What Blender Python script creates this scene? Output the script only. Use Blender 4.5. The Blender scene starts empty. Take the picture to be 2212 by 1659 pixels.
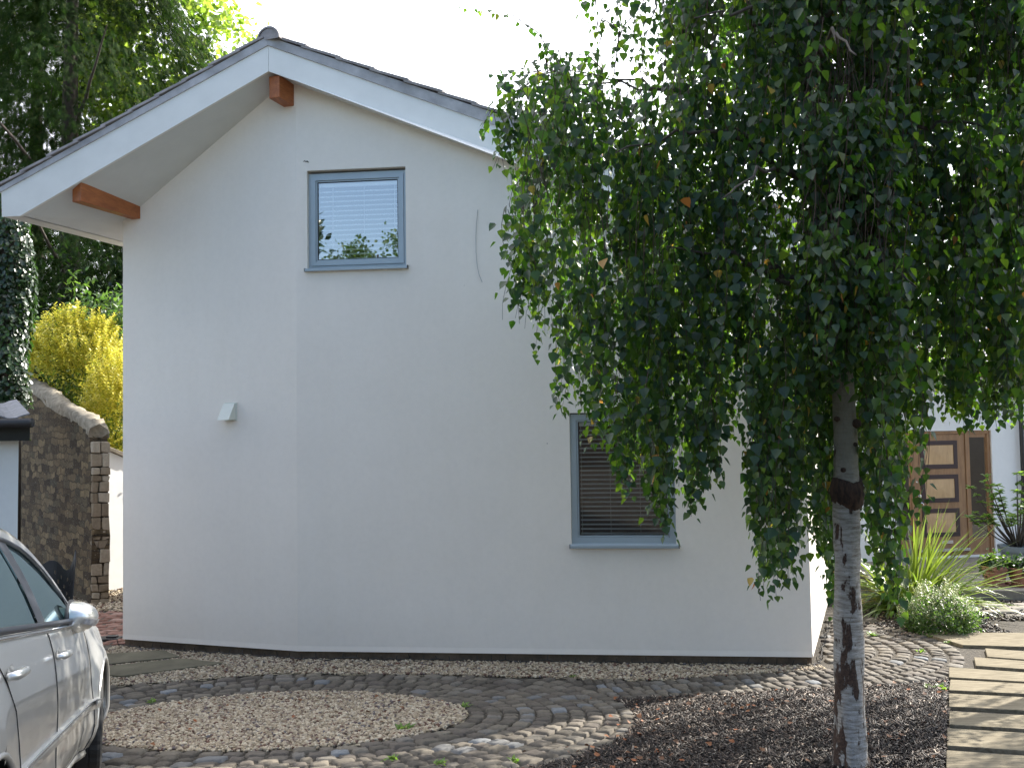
import bpy, math, random
import numpy as np
from mathutils import Vector, Matrix
random.seed(7); RNG = np.random.default_rng(11)
R = math.radians
S = bpy.context.scene; COL = S.collection

# ---------------------------------------------------------------- camera
F, CU, CV, PITCH, ROLL = 1950.0, 1106.0, 829.5, math.atan(93/1950.0), 0.0145
CAMZ = 2.3
_r0 = Vector((1, 0, 0)); _f = Vector((0, math.cos(PITCH), math.sin(PITCH))); _u0 = _r0.cross(_f)
_r = _r0*math.cos(ROLL) - _u0*math.sin(ROLL); _u = _u0*math.cos(ROLL) + _r0*math.sin(ROLL)
cam_d = bpy.data.cameras.new('camera'); cam = bpy.data.objects.new('camera', cam_d); COL.objects.link(cam)
cam.matrix_world = Matrix(((_r.x, _u.x, -_f.x, 0), (_r.y, _u.y, -_f.y, 0), (_r.z, _u.z, -_f.z, CAMZ), (0, 0, 0, 1)))
cam_d.sensor_width = 36; cam_d.lens = F/2212*36; cam_d.clip_start = .05; cam_d.clip_end = 500
S.camera = cam
CAM = Vector((0, 0, CAMZ))
# ---------------------------------------------------------------- world, sun, exposure
SUN_AZ = R(50.0); SUN_EL = R(37.0)          # azimuth measured from +Y towards +X
W = bpy.data.worlds.new('World'); S.world = W; W.use_nodes = True
nt = W.node_tree; nt.nodes.clear()
wo = nt.nodes.new('ShaderNodeOutputWorld'); bg = nt.nodes.new('ShaderNodeBackground'); sk = nt.nodes.new('ShaderNodeTexSky')
sk.sky_type = 'NISHITA'; sk.sun_disc = False; sk.sun_elevation = SUN_EL; sk.sun_rotation = SUN_AZ
sk.air_density = 1.0; sk.dust_density = 1.2; sk.ozone_density = 1.0
bg.inputs['Strength'].default_value = 0.15
# thin bright high cloud in the sun's half of the sky, thinning out to blue behind the camera
tc = nt.nodes.new('ShaderNodeTexCoord'); dp = nt.nodes.new('ShaderNodeVectorMath'); dp.operation = 'DOT_PRODUCT'
dp.inputs[1].default_value = (math.sin(R(0)), math.cos(R(0)), .35)
nz = nt.nodes.new('ShaderNodeTexNoise'); nz.inputs['Scale'].default_value = 2.2; nz.inputs['Detail'].default_value = 6; nz.inputs['Roughness'].default_value = .6
md = nt.nodes.new('ShaderNodeMath'); md.operation = 'MULTIPLY_ADD'; md.inputs[1].default_value = .5
mrw = nt.nodes.new('ShaderNodeMapRange'); mrw.interpolation_type = 'SMOOTHSTEP'; mrw.inputs[1].default_value = -.05; mrw.inputs[2].default_value = .75
mrw.inputs[3].default_value = 0; mrw.inputs[4].default_value = .8
mxw = nt.nodes.new('ShaderNodeMix'); mxw.data_type = 'RGBA'; mxw.inputs[7].default_value = (10.5, 10.5, 11.0, 1)
L = nt.links.new
L(tc.outputs['Generated'], dp.inputs[0]); L(tc.outputs['Generated'], nz.inputs[0]); L(nz.outputs['Fac'], md.inputs[0]); L(dp.outputs['Value'], md.inputs[2])
L(md.outputs[0], mrw.inputs[0]); L(mrw.outputs[0], mxw.inputs[0]); L(sk.outputs[0], mxw.inputs[6]); L(mxw.outputs[2], bg.inputs[0]); L(bg.outputs[0], wo.inputs[0])
sd = bpy.data.lights.new('sun', 'SUN'); sd.energy = 5.0; sd.angle = R(.5); sd.color = (1, .94, .84)
sun = bpy.data.objects.new('sun', sd); COL.objects.link(sun)
sdir = Vector((math.sin(SUN_AZ)*math.cos(SUN_EL), math.cos(SUN_AZ)*math.cos(SUN_EL), math.sin(SUN_EL)))
sun.rotation_euler = sdir.to_track_quat('Z', 'Y').to_euler()
S.view_settings.view_transform = 'Standard'; S.view_settings.look = 'None'
S.view_settings.exposure = 1.42; S.view_settings.gamma = 1
S.cycles.max_bounces = 8; S.cycles.transparent_max_bounces = 12; S.cycles.transmission_bounces = 6

# ---------------------------------------------------------------- helpers
def ray(u, v):
    return (_f + _r*((u-CU)/F) + _u*((CV-v)/F)).normalized()
def on_plane(u, v, p, n):
    d = ray(u, v); n = Vector(n); return CAM + d*((Vector(p)-CAM).dot(n)/d.dot(n))
def at_y(u, v, y):
    d = ray(u, v); return CAM + d*(y/d.y)
def at_z(u, v, z):
    d = ray(u, v); return CAM + d*((z-CAMZ)/d.z)
def gz(y):
    t = np.minimum(8.2 - y, 7.4)
    return -.1 + .13*.5*(t + np.sqrt(t*t + .12))
def on_ground(u, v):
    d = ray(u, v); lo, hi = .5, 60.
    for _ in range(50):
        m = (lo+hi)/2; p = CAM + d*m
        if p.z > gz(p.y): lo = m
        else: hi = m
    return CAM + d*lo

def tag(o, label=None, cat=None, group=None, kind=None):
    if label: o['label'] = label
    if cat: o['category'] = cat
    if group: o['group'] = group
    if kind: o['kind'] = kind
    return o
def empty(name, loc, label, cat, group=None):
    o = bpy.data.objects.new(name, None); COL.objects.link(o); o.location = loc; o.empty_display_size = .1
    return tag(o, label, cat, group)
def link(o, parent=None):
    COL.objects.link(o)
    if parent:
        o.parent = parent; o.matrix_parent_inverse = wm(parent).inverted()
    return o
def wm(o):
    m = Matrix.LocRotScale(o.location, o.rotation_euler, o.scale)
    return (wm(o.parent) @ o.matrix_parent_inverse @ m) if o.parent else m
def mesh(name, verts, faces, mat, parent=None, smooth=False, mi=None):
    me = bpy.data.meshes.new(name); me.from_pydata([tuple(v) for v in verts], [], faces)
    for m in (mat if isinstance(mat, (list, tuple)) else [mat]): me.materials.append(m)
    if mi is not None: me.polygons.foreach_set('material_index', mi)
    if smooth: me.polygons.foreach_set('use_smooth', [True]*len(me.polygons))
    me.update(); return link(bpy.data.objects.new(name, me), parent)
def npmesh(name, V, Fc, mat, parent=None, smooth=False, attr=None):
    """V (n,3); Fc (m,k) all faces with k corners."""
    V = np.asarray(V, dtype=np.float32); Fc = np.asarray(Fc, dtype=np.int32); k = Fc.shape[1]
    me = bpy.data.meshes.new(name); me.vertices.add(len(V)); me.vertices.foreach_set('co', V.ravel())
    me.loops.add(Fc.size); me.loops.foreach_set('vertex_index', Fc.ravel())
    me.polygons.add(len(Fc)); me.polygons.foreach_set('loop_start', np.arange(0, Fc.size, k, dtype=np.int32))
    me.polygons.foreach_set('loop_total', np.full(len(Fc), k, dtype=np.int32))
    for m in (mat if isinstance(mat, (list, tuple)) else [mat]): me.materials.append(m)
    if smooth: me.polygons.foreach_set('use_smooth', np.ones(len(Fc), dtype=bool))
    if attr is not None:
        a = me.attributes.new('tint', 'FLOAT', 'POINT'); a.data.foreach_set('value', np.asarray(attr, dtype=np.float32))
    me.update(calc_edges=True); me.validate()
    return link(bpy.data.objects.new(name, me), parent)
def instance(T, Fc, pos, ax, ay, az, scale):
    """template verts T (t,3) placed at pos (n,3) in frames ax,ay,az (n,3) with scale (n,) or (n,3) -> verts, faces"""
    n = len(pos); t = len(T); scale = np.asarray(scale, float)
    if scale.ndim == 1: scale = np.repeat(scale[:, None], 3, 1)
    V = pos[:, None, :] + (T[None, :, 0:1]*scale[:, None, 0:1])*ax[:, None, :] + (T[None, :, 1:2]*scale[:, None, 1:2])*ay[:, None, :] + (T[None, :, 2:3]*scale[:, None, 2:3])*az[:, None, :]
    Fn = (np.asarray(Fc)[None] + (np.arange(n)*t)[:, None, None]).reshape(-1, len(Fc[0]))
    return V.reshape(-1, 3), Fn
def norm(a): return a/np.maximum(np.linalg.norm(a, axis=-1, keepdims=True), 1e-9)

class MB:
    """collects shapes, then becomes one mesh object"""
    def __init__(s): s.v = []; s.f = []; s.m = []
    def add(s, v, f, m=0):
        b = len(s.v); s.v += [tuple(x) for x in v]; s.f += [tuple(i+b for i in q) for q in f]; s.m += [m]*len(f); return s
    def hexa(s, p, m=0):     # 8 corners: bottom ring 0-3, top ring 4-7
        return s.add(p, [(3,2,1,0), (4,5,6,7), (0,1,5,4), (1,2,6,5), (2,3,7,6), (3,0,4,7)], m)
    def box(s, c, d, m=0, mat=None):
        p = [Vector((c[0]+sx*d[0]/2, c[1]+sy*d[1]/2, c[2]+sz*d[2]/2)) for sz in (-1,1) for sx, sy in ((-1,-1),(1,-1),(1,1),(-1,1))]
        if mat: p = [mat @ q for q in p]
        return s.hexa(p, m)
    def tube(s, pts, rad, n=8, m=0, caps=True):
        pts = [Vector(p) for p in pts]; rr = rad if isinstance(rad, (list, tuple)) else [rad]*len(pts)
        vs = []; up = Vector((0, 0, 1)); prev = None
        for i, p in enumerate(pts):
            d = (pts[min(i+1, len(pts)-1)] - pts[max(i-1, 0)]).normalized()
            a = (prev - d*prev.dot(d)) if prev is not None else d.cross(up if abs(d.z) < .9 else Vector((1, 0, 0)))
            if a.length < 1e-6: a = d.cross(Vector((0, 1, 0)))
            a.normalize(); prev = a; b = d.cross(a)
            for k in range(n):
                t = 2*math.pi*k/n; vs.append(p + (a*math.cos(t) + b*math.sin(t))*rr[i])
        fs = [(i*n+k, i*n+(k+1) % n, (i+1)*n+(k+1) % n, (i+1)*n+k) for i in range(len(pts)-1) for k in range(n)]
        if caps: fs += [tuple(range(n-1, -1, -1)), tuple((len(pts)-1)*n+k for k in range(n))]
        return s.add(vs, fs, m)
    def lathe(s, prof, c, n=24, m=0):   # prof (r,z)
        vs = [(c[0]+r*math.cos(2*math.pi*k/n), c[1]+r*math.sin(2*math.pi*k/n), c[2]+z) for r, z in prof for k in range(n)]
        fs = [(i*n+k, i*n+(k+1) % n, (i+1)*n+(k+1) % n, (i+1)*n+k) for i in range(len(prof)-1) for k in range(n)]
        return s.add(vs, fs, m)
    def build(s, name, mat, parent=None, smooth=False, bevel=0):
        o = mesh(name, s.v, s.f, mat, parent, smooth, s.m if isinstance(mat, (list, tuple)) else None)
        if bevel:
            b = o.modifiers.new('bevel', 'BEVEL'); b.width = bevel; b.segments = 2; b.limit_method = 'ANGLE'
        return o

# ---------------------------------------------------------------- materials
def NM(name):
    m = bpy.data.materials.new(name); m.use_nodes = True; t = m.node_tree; t.nodes.clear()
    o = t.nodes.new('ShaderNodeOutputMaterial'); b = t.nodes.new('ShaderNodeBsdfPrincipled')
    t.links.new(b.outputs[0], o.inputs[0]); return m, t, b, o
def N(t, kind, **kw):
    n = t.nodes.new(kind)
    for k, v in kw.items():
        if k in n.inputs: n.inputs[k].default_value = v
        else: setattr(n, k, v)
    return n
def ramp(t, fac, stops):
    r = t.nodes.new('ShaderNodeValToRGB'); e = r.color_ramp.elements
    while len(e) < len(stops): e.new(.5)
    for i, (p, c) in enumerate(stops): e[i].position = p; e[i].color = (*c, 1)
    t.links.new(fac, r.inputs[0]); return r.outputs[0]
def noise(t, scale, detail=4, rough=.55, coord=None, dist=0):
    n = N(t, 'ShaderNodeTexNoise', Scale=scale, Detail=detail, Roughness=rough, Distortion=dist)
    if coord is not None: t.links.new(coord, n.inputs['Vector'])
    return n.outputs['Fac']
def objco(t, scale=(1, 1, 1)):
    c = t.nodes.new('ShaderNodeTexCoord'); mp = N(t, 'ShaderNodeMapping'); mp.inputs['Scale'].default_value = scale
    t.links.new(c.outputs['Object'], mp.inputs[0]); return mp.outputs[0]
def geoco(t, scale=(1, 1, 1)):
    c = t.nodes.new('ShaderNodeNewGeometry'); mp = N(t, 'ShaderNodeMapping'); mp.inputs['Scale'].default_value = scale
    t.links.new(c.outputs['Position'], mp.inputs[0]); return mp.outputs[0]
def bump(t, b, h, strength=.3, dist=.01):
    n = N(t, 'ShaderNodeBump', Strength=strength, Distance=dist); t.links.new(h, n.inputs['Height']); t.links.new(n.outputs[0], b.inputs['Normal'])
def mixc(t, fac, a, b, mode='MIX'):
    m = N(t, 'ShaderNodeMix', data_type='RGBA', blend_type=mode)
    for s, x in ((0, fac), (6, a), (7, b)):
        if hasattr(x, 'is_output') or hasattr(x, 'links'): t.links.new(x, m.inputs[s])
        elif s == 0: m.inputs[0].default_value = x
        else: m.inputs[s].default_value = (*x, 1)
    return m.outputs[2]
def simple(name, col, rough=.6, metal=0, var=.12, scale=6, bs=0, bscale=60, spec=.5, coat=0):
    m, t, b, o = NM(name); co = geoco(t)
    c = ramp(t, noise(t, scale, 5, .6, co), [(.3, tuple(x*(1-var) for x in col)), (.7, tuple(min(1, x*(1+var)) for x in col))])
    t.links.new(c, b.inputs['Base Color']); b.inputs['Roughness'].default_value = rough; b.inputs['Metallic'].default_value = metal
    b.inputs['Specular IOR Level'].default_value = spec; b.inputs['Coat Weight'].default_value = coat
    if bs: bump(t, b, noise(t, bscale, 3, .6, co), bs, .004)
    return m
def island(name, stops, rough=.85, nscale=40, bs=.4, spec=.3, extra=.35):
    m, t, b, o = NM(name); g = t.nodes.new('ShaderNodeNewGeometry'); co = geoco(t)
    c = ramp(t, g.outputs['Random Per Island'], stops)
    n = ramp(t, noise(t, nscale, 5, .65, co), [(.25, (1-extra,)*3), (.75, (1,)*3)])
    c = mixc(t, 1.0, c, n, 'MULTIPLY'); t.links.new(c, b.inputs['Base Color'])
    b.inputs['Roughness'].default_value = rough; b.inputs['Specular IOR Level'].default_value = spec
    bump(t, b, noise(t, nscale*2, 3, .6, co), bs, .004); return m
def leafmat(name, stops, trans, tfac=.4, rough=.45, spec=.5, big=(.6, 1.15), bigscale=1.2):
    """leaf: glossy top, light passing through it"""
    m, t, b, o = NM(name); g = t.nodes.new('ShaderNodeNewGeometry'); co = geoco(t)
    c = ramp(t, g.outputs['Random Per Island'], stops)
    n = ramp(t, noise(t, bigscale, 3, .5, co), [(.3, (big[0],)*3), (.7, (1,)*3)])
    c = mixc(t, 1.0, c, n, 'MULTIPLY'); t.links.new(c, b.inputs['Base Color'])
    b.inputs['Roughness'].default_value = rough; b.inputs['Specular IOR Level'].default_value = spec
    tr = t.nodes.new('ShaderNodeBsdfTranslucent'); ct = ramp(t, g.outputs['Random Per Island'], trans); t.links.new(ct, tr.inputs[0])
    ms = N(t, 'ShaderNodeMixShader'); ms.inputs[0].default_value = tfac
    t.links.new(b.outputs[0], ms.inputs[1]); t.links.new(tr.outputs[0], ms.inputs[2]); t.links.new(ms.outputs[0], o.inputs[0]); return m
def glassmat(name, tint, refl=.35, rough=.01, gtint=(1, 1, 1), ior=1.5):
    m, t, b, o = NM(name); t.nodes.remove(b)
    tr = N(t, 'ShaderNodeBsdfTransparent'); tr.inputs[0].default_value = (*tint, 1)
    gl = N(t, 'ShaderNodeBsdfGlossy'); gl.inputs['Roughness'].default_value = rough; gl.inputs[0].default_value = (*gtint, 1)
    fr = N(t, 'ShaderNodeFresnel', IOR=ior); ad = N(t, 'ShaderNodeMath', operation='ADD', use_clamp=True); ad.inputs[1].default_value = refl
    t.links.new(fr.outputs[0], ad.inputs[0]); ms = N(t, 'ShaderNodeMixShader'); t.links.new(ad.outputs[0], ms.inputs[0])
    t.links.new(tr.outputs[0], ms.inputs[1]); t.links.new(gl.outputs[0], ms.inputs[2]); t.links.new(ms.outputs[0], o.inputs[0]); return m

def render_mat(name, col=(.8, .79, .76)):
    m, t, b, o = NM(name); co = geoco(t)
    a = noise(t, .7, 5, .6, co); f = noise(t, 260, 2, .5, co)
    c = ramp(t, a, [(.3, tuple(x*.94 for x in col)), (.7, col)])
    c = mixc(t, 1., c, ramp(t, noise(t, 1., 5, .6, geoco(t, (5, 5, .45))), [(.3, (.985, .982, .975)), (.65, (1, 1, 1))]), 'MULTIPLY')
    c = mixc(t, 1., c, ramp(t, noise(t, 16, 4, .7, co), [(.35, (.975,)*3), (.6, (1, 1, 1))]), 'MULTIPLY')
    # faint splash dirt close to the ground
    sx = N(t, 'ShaderNodeSeparateXYZ'); t.links.new(co, sx.inputs[0])
    mr = N(t, 'ShaderNodeMapRange'); mr.inputs[1].default_value = .45; mr.inputs[2].default_value = 0; mr.inputs[3].default_value = 0; mr.inputs[4].default_value = .5
    t.links.new(sx.outputs[2], mr.inputs[0]); n2 = noise(t, 9, 6, .7, co)
    mu = N(t, 'ShaderNodeMath', operation='MULTIPLY', use_clamp=True); t.links.new(mr.outputs[0], mu.inputs[0]); t.links.new(n2, mu.inputs[1])
    mu2 = N(t, 'ShaderNodeMath', operation='MULTIPLY'); t.links.new(mu.outputs[0], mu2.inputs[0]); mu2.inputs[1].default_value = .5
    c = mixc(t, mu2.outputs[0], c, (.52, .48, .42)); t.links.new(c, b.inputs['Base Color'])
    b.inputs['Roughness'].default_value = .92; b.inputs['Specular IOR Level'].default_value = .15
    bb = N(t, 'ShaderNodeMath', operation='ADD'); t.links.new(f, bb.inputs[0])
    m4 = N(t, 'ShaderNodeMath', operation='MULTIPLY'); t.links.new(noise(t, 3, 3, .5, co), m4.inputs[0]); m4.inputs[1].default_value = 3.; t.links.new(m4.outputs[0], bb.inputs[1])
    bump(t, b, bb.outputs[0], .25, .003); return m
M = {}
M['render'] = render_mat('white_render', (.85, .79, .715))
M['render2'] = render_mat('white_render_bungalow', (.8, .8, .78))
M['board'] = simple('white_painted_board', (.76, .745, .71), .5, var=.04, scale=4)
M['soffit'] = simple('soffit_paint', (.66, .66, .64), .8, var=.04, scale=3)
M['tile'] = simple('concrete_tile', (.27, .25, .25), .9, var=.3, scale=7, bs=.4)
M['verge'] = simple('verge_mortar', (.40, .39, .40), .9, var=.25, scale=5, bs=.4)
M['winframe'] = simple('grey_blue_aluminium', (.33, .39, .43), .4, metal=.15, var=.03)
M['gasket'] = simple('black_gasket', (.02, .02, .022), .6)
M['blind'] = simple('white_blind_slat', (.88, .88, .86), .5, var=.03)
M['glass'] = glassmat('window_glass', (.75, .8, .8), .22)
M['glass_low'] = glassmat('window_glass_clear', (.8, .84, .84), .05)
M['dark'] = simple('dark_interior', (.05, .045, .04), .9)
M['room'] = simple('room_wall', (.14, .12, .105), .9)
M['metal'] = simple('brushed_steel', (.6, .6, .6), .25, metal=1, var=.05)
M['black'] = simple('black_plastic', (.015, .015, .017), .45)
M['blackwire'] = simple('black_cable', (.012, .012, .012), .6)
M['creampl'] = simple('cream_plastic', (.62, .63, .56), .4, var=.04)
M['paint_white'] = simple('white_wall_paint', (.82, .83, .83), .9, var=.04)
def wood(name, a, b_, sc=(1, 1, 1), rough=.5, gscale=14, spec=.4):
    m, t, b, o = NM(name); co = objco(t, sc)
    n = noise(t, gscale, 6, .65, co, .6); c = ramp(t, n, [(.25, a), (.75, b_)])
    t.links.new(c, b.inputs['Base Color']); b.inputs['Roughness'].default_value = rough; b.inputs['Specular IOR Level'].default_value = spec
    bump(t, b, n, .15, .003); return m
M['beam'] = wood('oiled_timber_beam', (.22, .06, .018), (.46, .15, .045), (2, .35, 2), .45, 10)
M['oak'] = wood('oak_door_frame', (.20, .105, .05), (.36, .205, .10), (3, 3, .5), .5, 6)
M['oakpanel'] = wood('oak_door_panel', (.42, .26, .13), (.60, .40, .21), (3, 3, .6), .5, 5)
M['darkwood'] = simple('dark_inlay_wood', (.035, .014, .014), .5)
def plinth():
    m, t, b, o = NM('plinth_brick'); co = geoco(t)
    c = ramp(t, noise(t, 3.2, 5, .7, co), [(.3, (.05, .04, .03)), (.5, (.12, .085, .055)), (.7, (.19, .14, .10))])
    t.links.new(c, b.inputs['Base Color']); b.inputs['Roughness'].default_value = .9; bump(t, b, noise(t, 70, 4, .6, co), .5, .006); return m
M['plinth'] = plinth()
def soil():
    m, t, b, o = NM('soil'); co = geoco(t)
    c = ramp(t, noise(t, 22, 7, .7, co), [(.3, (.020, .016, .012)), (.55, (.055, .046, .034)), (.8, (.14, .118, .088))])
    t.links.new(c, b.inputs['Base Color']); b.inputs['Roughness'].default_value = .95; bump(t, b, noise(t, 60, 5, .7, co), .8, .02); return m
M['soil'] = soil()
M['gravelbed'] = simple('gravel_bed', (.28, .24, .17), .95, var=.45, scale=55, bs=.8)
M['mulchbed'] = simple('mulch_bed', (.03, .022, .017), .95, var=.6, scale=50, bs=.8)
M['pebble'] = island('cream_pebble', [(0, (.26, .205, .135)), (.35, (.38, .31, .215)), (.68, (.52, .45, .34)), (.80, (.20, .155, .115)), (.9, (.12, .055, .035)), (1, (.13, .12, .125))], .8, 90, .2)
M['sett'] = island('granite_sett', [(0, (.075, .064, .051)), (.3, (.13, .112, .088)), (.55, (.10, .084, .070)), (.8, (.165, .142, .110)), (.93, (.15, .137, .12)), (.975, (.14, .145, .15)), (1, (.19, .20, .21))], .8, 45, .5)
M['chip'] = island('bark_chip', [(0, (.007, .0045, .0035)), (.55, (.022, .0135, .0095)), (.82, (.055, .033, .022)), (.93, (.15, .10, .07)), (1, (.52, .43, .34))], .62, 60, .3, .4)
M['dryleaf'] = island('dry_leaf', [(0, (.24, .07, .02)), (.5, (.20, .09, .04)), (1, (.10, .045, .025))], .7, 60, .3)
M['sleeper'] = wood('weathered_sleeper', (.075, .062, .042), (.27, .235, .17), (1., 11, 6), .9, 5, .1)
M['flag'] = simple('mossy_flagstone', (.115, .105, .075), .95, var=.3, scale=3, bs=.5, spec=.15)
M['brickpave'] = island('brick_paver', [(0, (.15, .075, .055)), (.5, (.21, .11, .085)), (1, (.26, .17, .14))], .9, 30, .4)
M['paver'] = island('stone_paver', [(0, (.20, .18, .15)), (1, (.32, .29, .25))], .9, 12, .4)

# ================================================================ HOUSE frame
def gnd(u, v, z=0.): return at_z(u, v, z)
Cp = gnd(643, 1405); Rp = gnd(1755, 1418); Lp = gnd(265.5, 1379)
for p in (Cp, Rp, Lp): p.z = 0
dB = (Rp-Cp).normalized(); nB = Vector((dB.y, -dB.x, 0))       # outward (towards camera)
dA = (Cp-Lp).normalized(); nA = Vector((dA.y, -dA.x, 0))
RD = R(19.0); ridge = Vector((math.sin(RD), math.cos(RD), 0))
dS = Vector((math.sin(R(22)), math.cos(R(22)), 0))
def PB(u, v): return on_plane(u, v, Cp, nB)
def PA(u, v): return on_plane(u, v, Cp, nA)
bp0 = Cp - ridge*.30
def nrm(deg): return Vector((math.sin(R(deg)), -math.cos(R(deg)), 0))
apex0 = on_plane(583, 100, bp0, nrm(4.))
def BL(u, v): return on_plane(u, v, apex0, nrm(-1.))
def BR(u, v): return on_plane(u, v, apex0, nrm(4.))

# ================================================================ GROUND
def grid_axis(a, b, fine_a, fine_b, fs, cs):
    x = list(np.arange(a, fine_a, cs)) + list(np.arange(fine_a, fine_b, fs)) + list(np.arange(fine_b, b+cs, cs)); return np.array(x)
gx = grid_axis(-150, 150, -10, 14, 1., 10.); gy = grid_axis(-60, 200, -2, 14, .25, 6.)
GX, GY = np.meshgrid(gx, gy, indexing='ij'); GV = np.stack([GX, GY, gz(GY)], -1).reshape(-1, 3)
ny = len(gy); ii, jj = np.meshgrid(np.arange(len(gx)-1), np.arange(ny-1), indexing='ij')
GF = np.stack([ii*ny+jj, (ii+1)*ny+jj, (ii+1)*ny+jj+1, ii*ny+jj+1], -1).reshape(-1, 4)
tag(npmesh('ground', GV, GF, M['soil'], smooth=True), kind='structure')

EX, EY, ERX, ERY = -1.89, 7.2, 1.50, 1.13
KX, KY, KR = 3.15, 9.75, 1.5
YBX = [-6, -3.77, -2.33, -.7, 1.28, 2.56, 3.3]; YBY = [8.5, 8.63, 9.0, 8.86, 8.55, 8.78, 8.9]
def yback(x): return np.interp(x, YBX, YBY)
def yfront(x): return 8.25 - (3.15-x)*.2
def ell(x, y, k): return ((x-EX)/(ERX+k))**2 + ((y-EY)/(ERY+k))**2 < 1
P4a = on_ground(2050, 1447); P4b = on_ground(2045, 1659)
pdir = Vector((P4a.x-P4b.x, P4a.y-P4b.y, 0)).normalized()
def xpath(y): return P4b.x + (y-P4b.y)*pdir.x/pdir.y
wallB_y = lambda x: Cp.y + (x-Cp.x)*dB.y/dB.x
wallA_y = lambda x: Cp.y + (x-Cp.x)*dA.y/dA.x
def wall_y(x): return np.where(x < Cp.x, wallA_y(x), wallB_y(x))
slabs_l = []          # two flagstones lying in the gravel at left
for q in (((245, 1416), (375, 1412), (480, 1423), (245, 1434)), ((245, 1439), (640, 1424)[:2], (478, 1424), (245, 1462))): pass
SL1 = [on_ground(*p) for p in ((120, 1425), (352, 1410), (388, 1424), (130, 1452))]
SL2 = [on_ground(*p) for p in ((120, 1457), (392, 1428), (484, 1438), (262, 1467))]
def inpoly(x, y, P):
    r = np.zeros_like(x, dtype=bool); n = len(P)
    for i in range(n):
        a, b = P[i], P[(i+1) % n]
        c = ((a.y > y) != (b.y > y)) & (x < (b.x-a.x)*(y-a.y)/((b.y-a.y) if abs(b.y-a.y) > 1e-9 else 1e-9) + a.x); r ^= c
    return r
def in_oval(x, y): return ell(x, y, 0)
def in_strip(x, y):
    return (y > yback(x)) & (y < wall_y(x)-.02) & (x > -4.5) & (x < 3.0) & ~inpoly(x, y, SL1) & ~inpoly(x, y, SL2)
def in_arc(x, y): return ((x-KX)**2+(y-KY)**2 < KR**2) & (x >= 3.0)
def in_mulch(x, y):
    return (~ell(x, y, 1.30)) & ~((x-KX)**2+(y-KY)**2 < (KR+.03)**2) & (np.where(x < 3.15, y < yfront(x)-.02, y < 9.9)) & (x < xpath(y)-.015) & (y > 4.6) & (x > -.6)
def sheet(name, fn, bb, dz, mat, step=.06):
    xs = np.arange(bb[0], bb[1], step); ys = np.arange(bb[2], bb[3], step); n2 = len(ys)
    X, Y = np.meshgrid(xs, ys, indexing='ij'); V = np.stack([X, Y, gz(Y)+dz], -1).reshape(-1, 3)
    i, j = np.meshgrid(np.arange(len(xs)-1), np.arange(n2-1), indexing='ij')
    keep = fn(X[:-1, :-1]+step/2, Y[:-1, :-1]+step/2)
    f = np.stack([i*n2+j, (i+1)*n2+j, (i+1)*n2+j+1, i*n2+j+1], -1)[keep]
    used, inv = np.unique(f, return_inverse=True)
    return tag(npmesh(name, V[used], inv.reshape(-1, 4), mat, smooth=True), kind='structure')
sheet('gravel_bed', lambda x, y: in_oval(x, y) | in_strip(x, y), (-4.6, 3.1, 5.8, 10.4), .006, M['gravelbed'])
sheet('mulch_bed', in_mulch, (-.6, 5.2, 4.5, 9.95), .010, M['mulchbed'])

ICO = np.array([(0, 0, -1), (.72, -.53, -.45), (-.28, -.85, -.45), (-.89, 0, -.45), (-.28, .85, -.45), (.72, .53, -.45),
                (.28, -.85, .45), (-.72, -.53, .45), (-.72, .53, .45), (.28, .85, .45), (.89, 0, .45), (0, 0, 1)])
ICOF = [(0, 1, 2), (1, 0, 5), (0, 2, 3), (0, 3, 4), (0, 4, 5), (1, 5, 10), (2, 1, 6), (3, 2, 7), (4, 3, 8), (5, 4, 9), (1, 10, 6), (2, 6, 7), (3, 7, 8), (4, 8, 9), (5, 9, 10), (6, 10, 11), (7, 6, 11), (8, 7, 11), (9, 8, 11), (10, 9, 11)]
ICOF = [tuple(reversed(f)) for f in ICOF]
def randframes(n, flat=.5):
    az = norm(np.stack([RNG.normal(0, flat, n), RNG.normal(0, flat, n), np.ones(n)], -1))
    a = RNG.uniform(0, 2*math.pi, n); ax = np.stack([np.cos(a), np.sin(a), np.zeros(n)], -1)
    ax = norm(ax - az*(ax*az).sum(-1, keepdims=True)); return ax, np.cross(az, ax), az
def scatter(fn, bb, dens):
    n = int((bb[1]-bb[0])*(bb[3]-bb[2])*dens); x = RNG.uniform(bb[0], bb[1], n); y = RNG.uniform(bb[2], bb[3], n)
    k = fn(x, y); return x[k], y[k]
def pebbles(name, fn, bb, dens, r0, r1, mat, dz=.008):
    x, y = scatter(fn, bb, dens); n = len(x); r = RNG.uniform(r0, r1, n)*RNG.choice([1, 1, 1.35], n)
    p = np.stack([x, y, gz(y)+dz+RNG.uniform(0, .012, n)], -1); ax, ay, az = randframes(n, .5)
    sc = np.stack([r, r*RNG.uniform(.6, .95, n), r*RNG.uniform(.4, .75, n)], -1)
    V, Fn = instance(ICO, ICOF, p, ax, ay, az, sc); V += RNG.normal(0, .0012, V.shape)
    return tag(npmesh(name, V, Fn, mat), kind='stuff')
pebbles('gravel', lambda x, y: in_oval(x, y), (-3.5, -.3, 6, 8.4), 3600, .010, .019, M['pebble'])
pebbles('gravel', in_strip, (-4.5, 3.0, 8.5, 10.3), 3000, .010, .019, M['pebble'])
pebbles('gravel', lambda x, y: np.ones_like(x, dtype=bool), (-7.2, -4.9, 12.2, 14.2), 900, .012, .024, M['pebble'])

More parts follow.
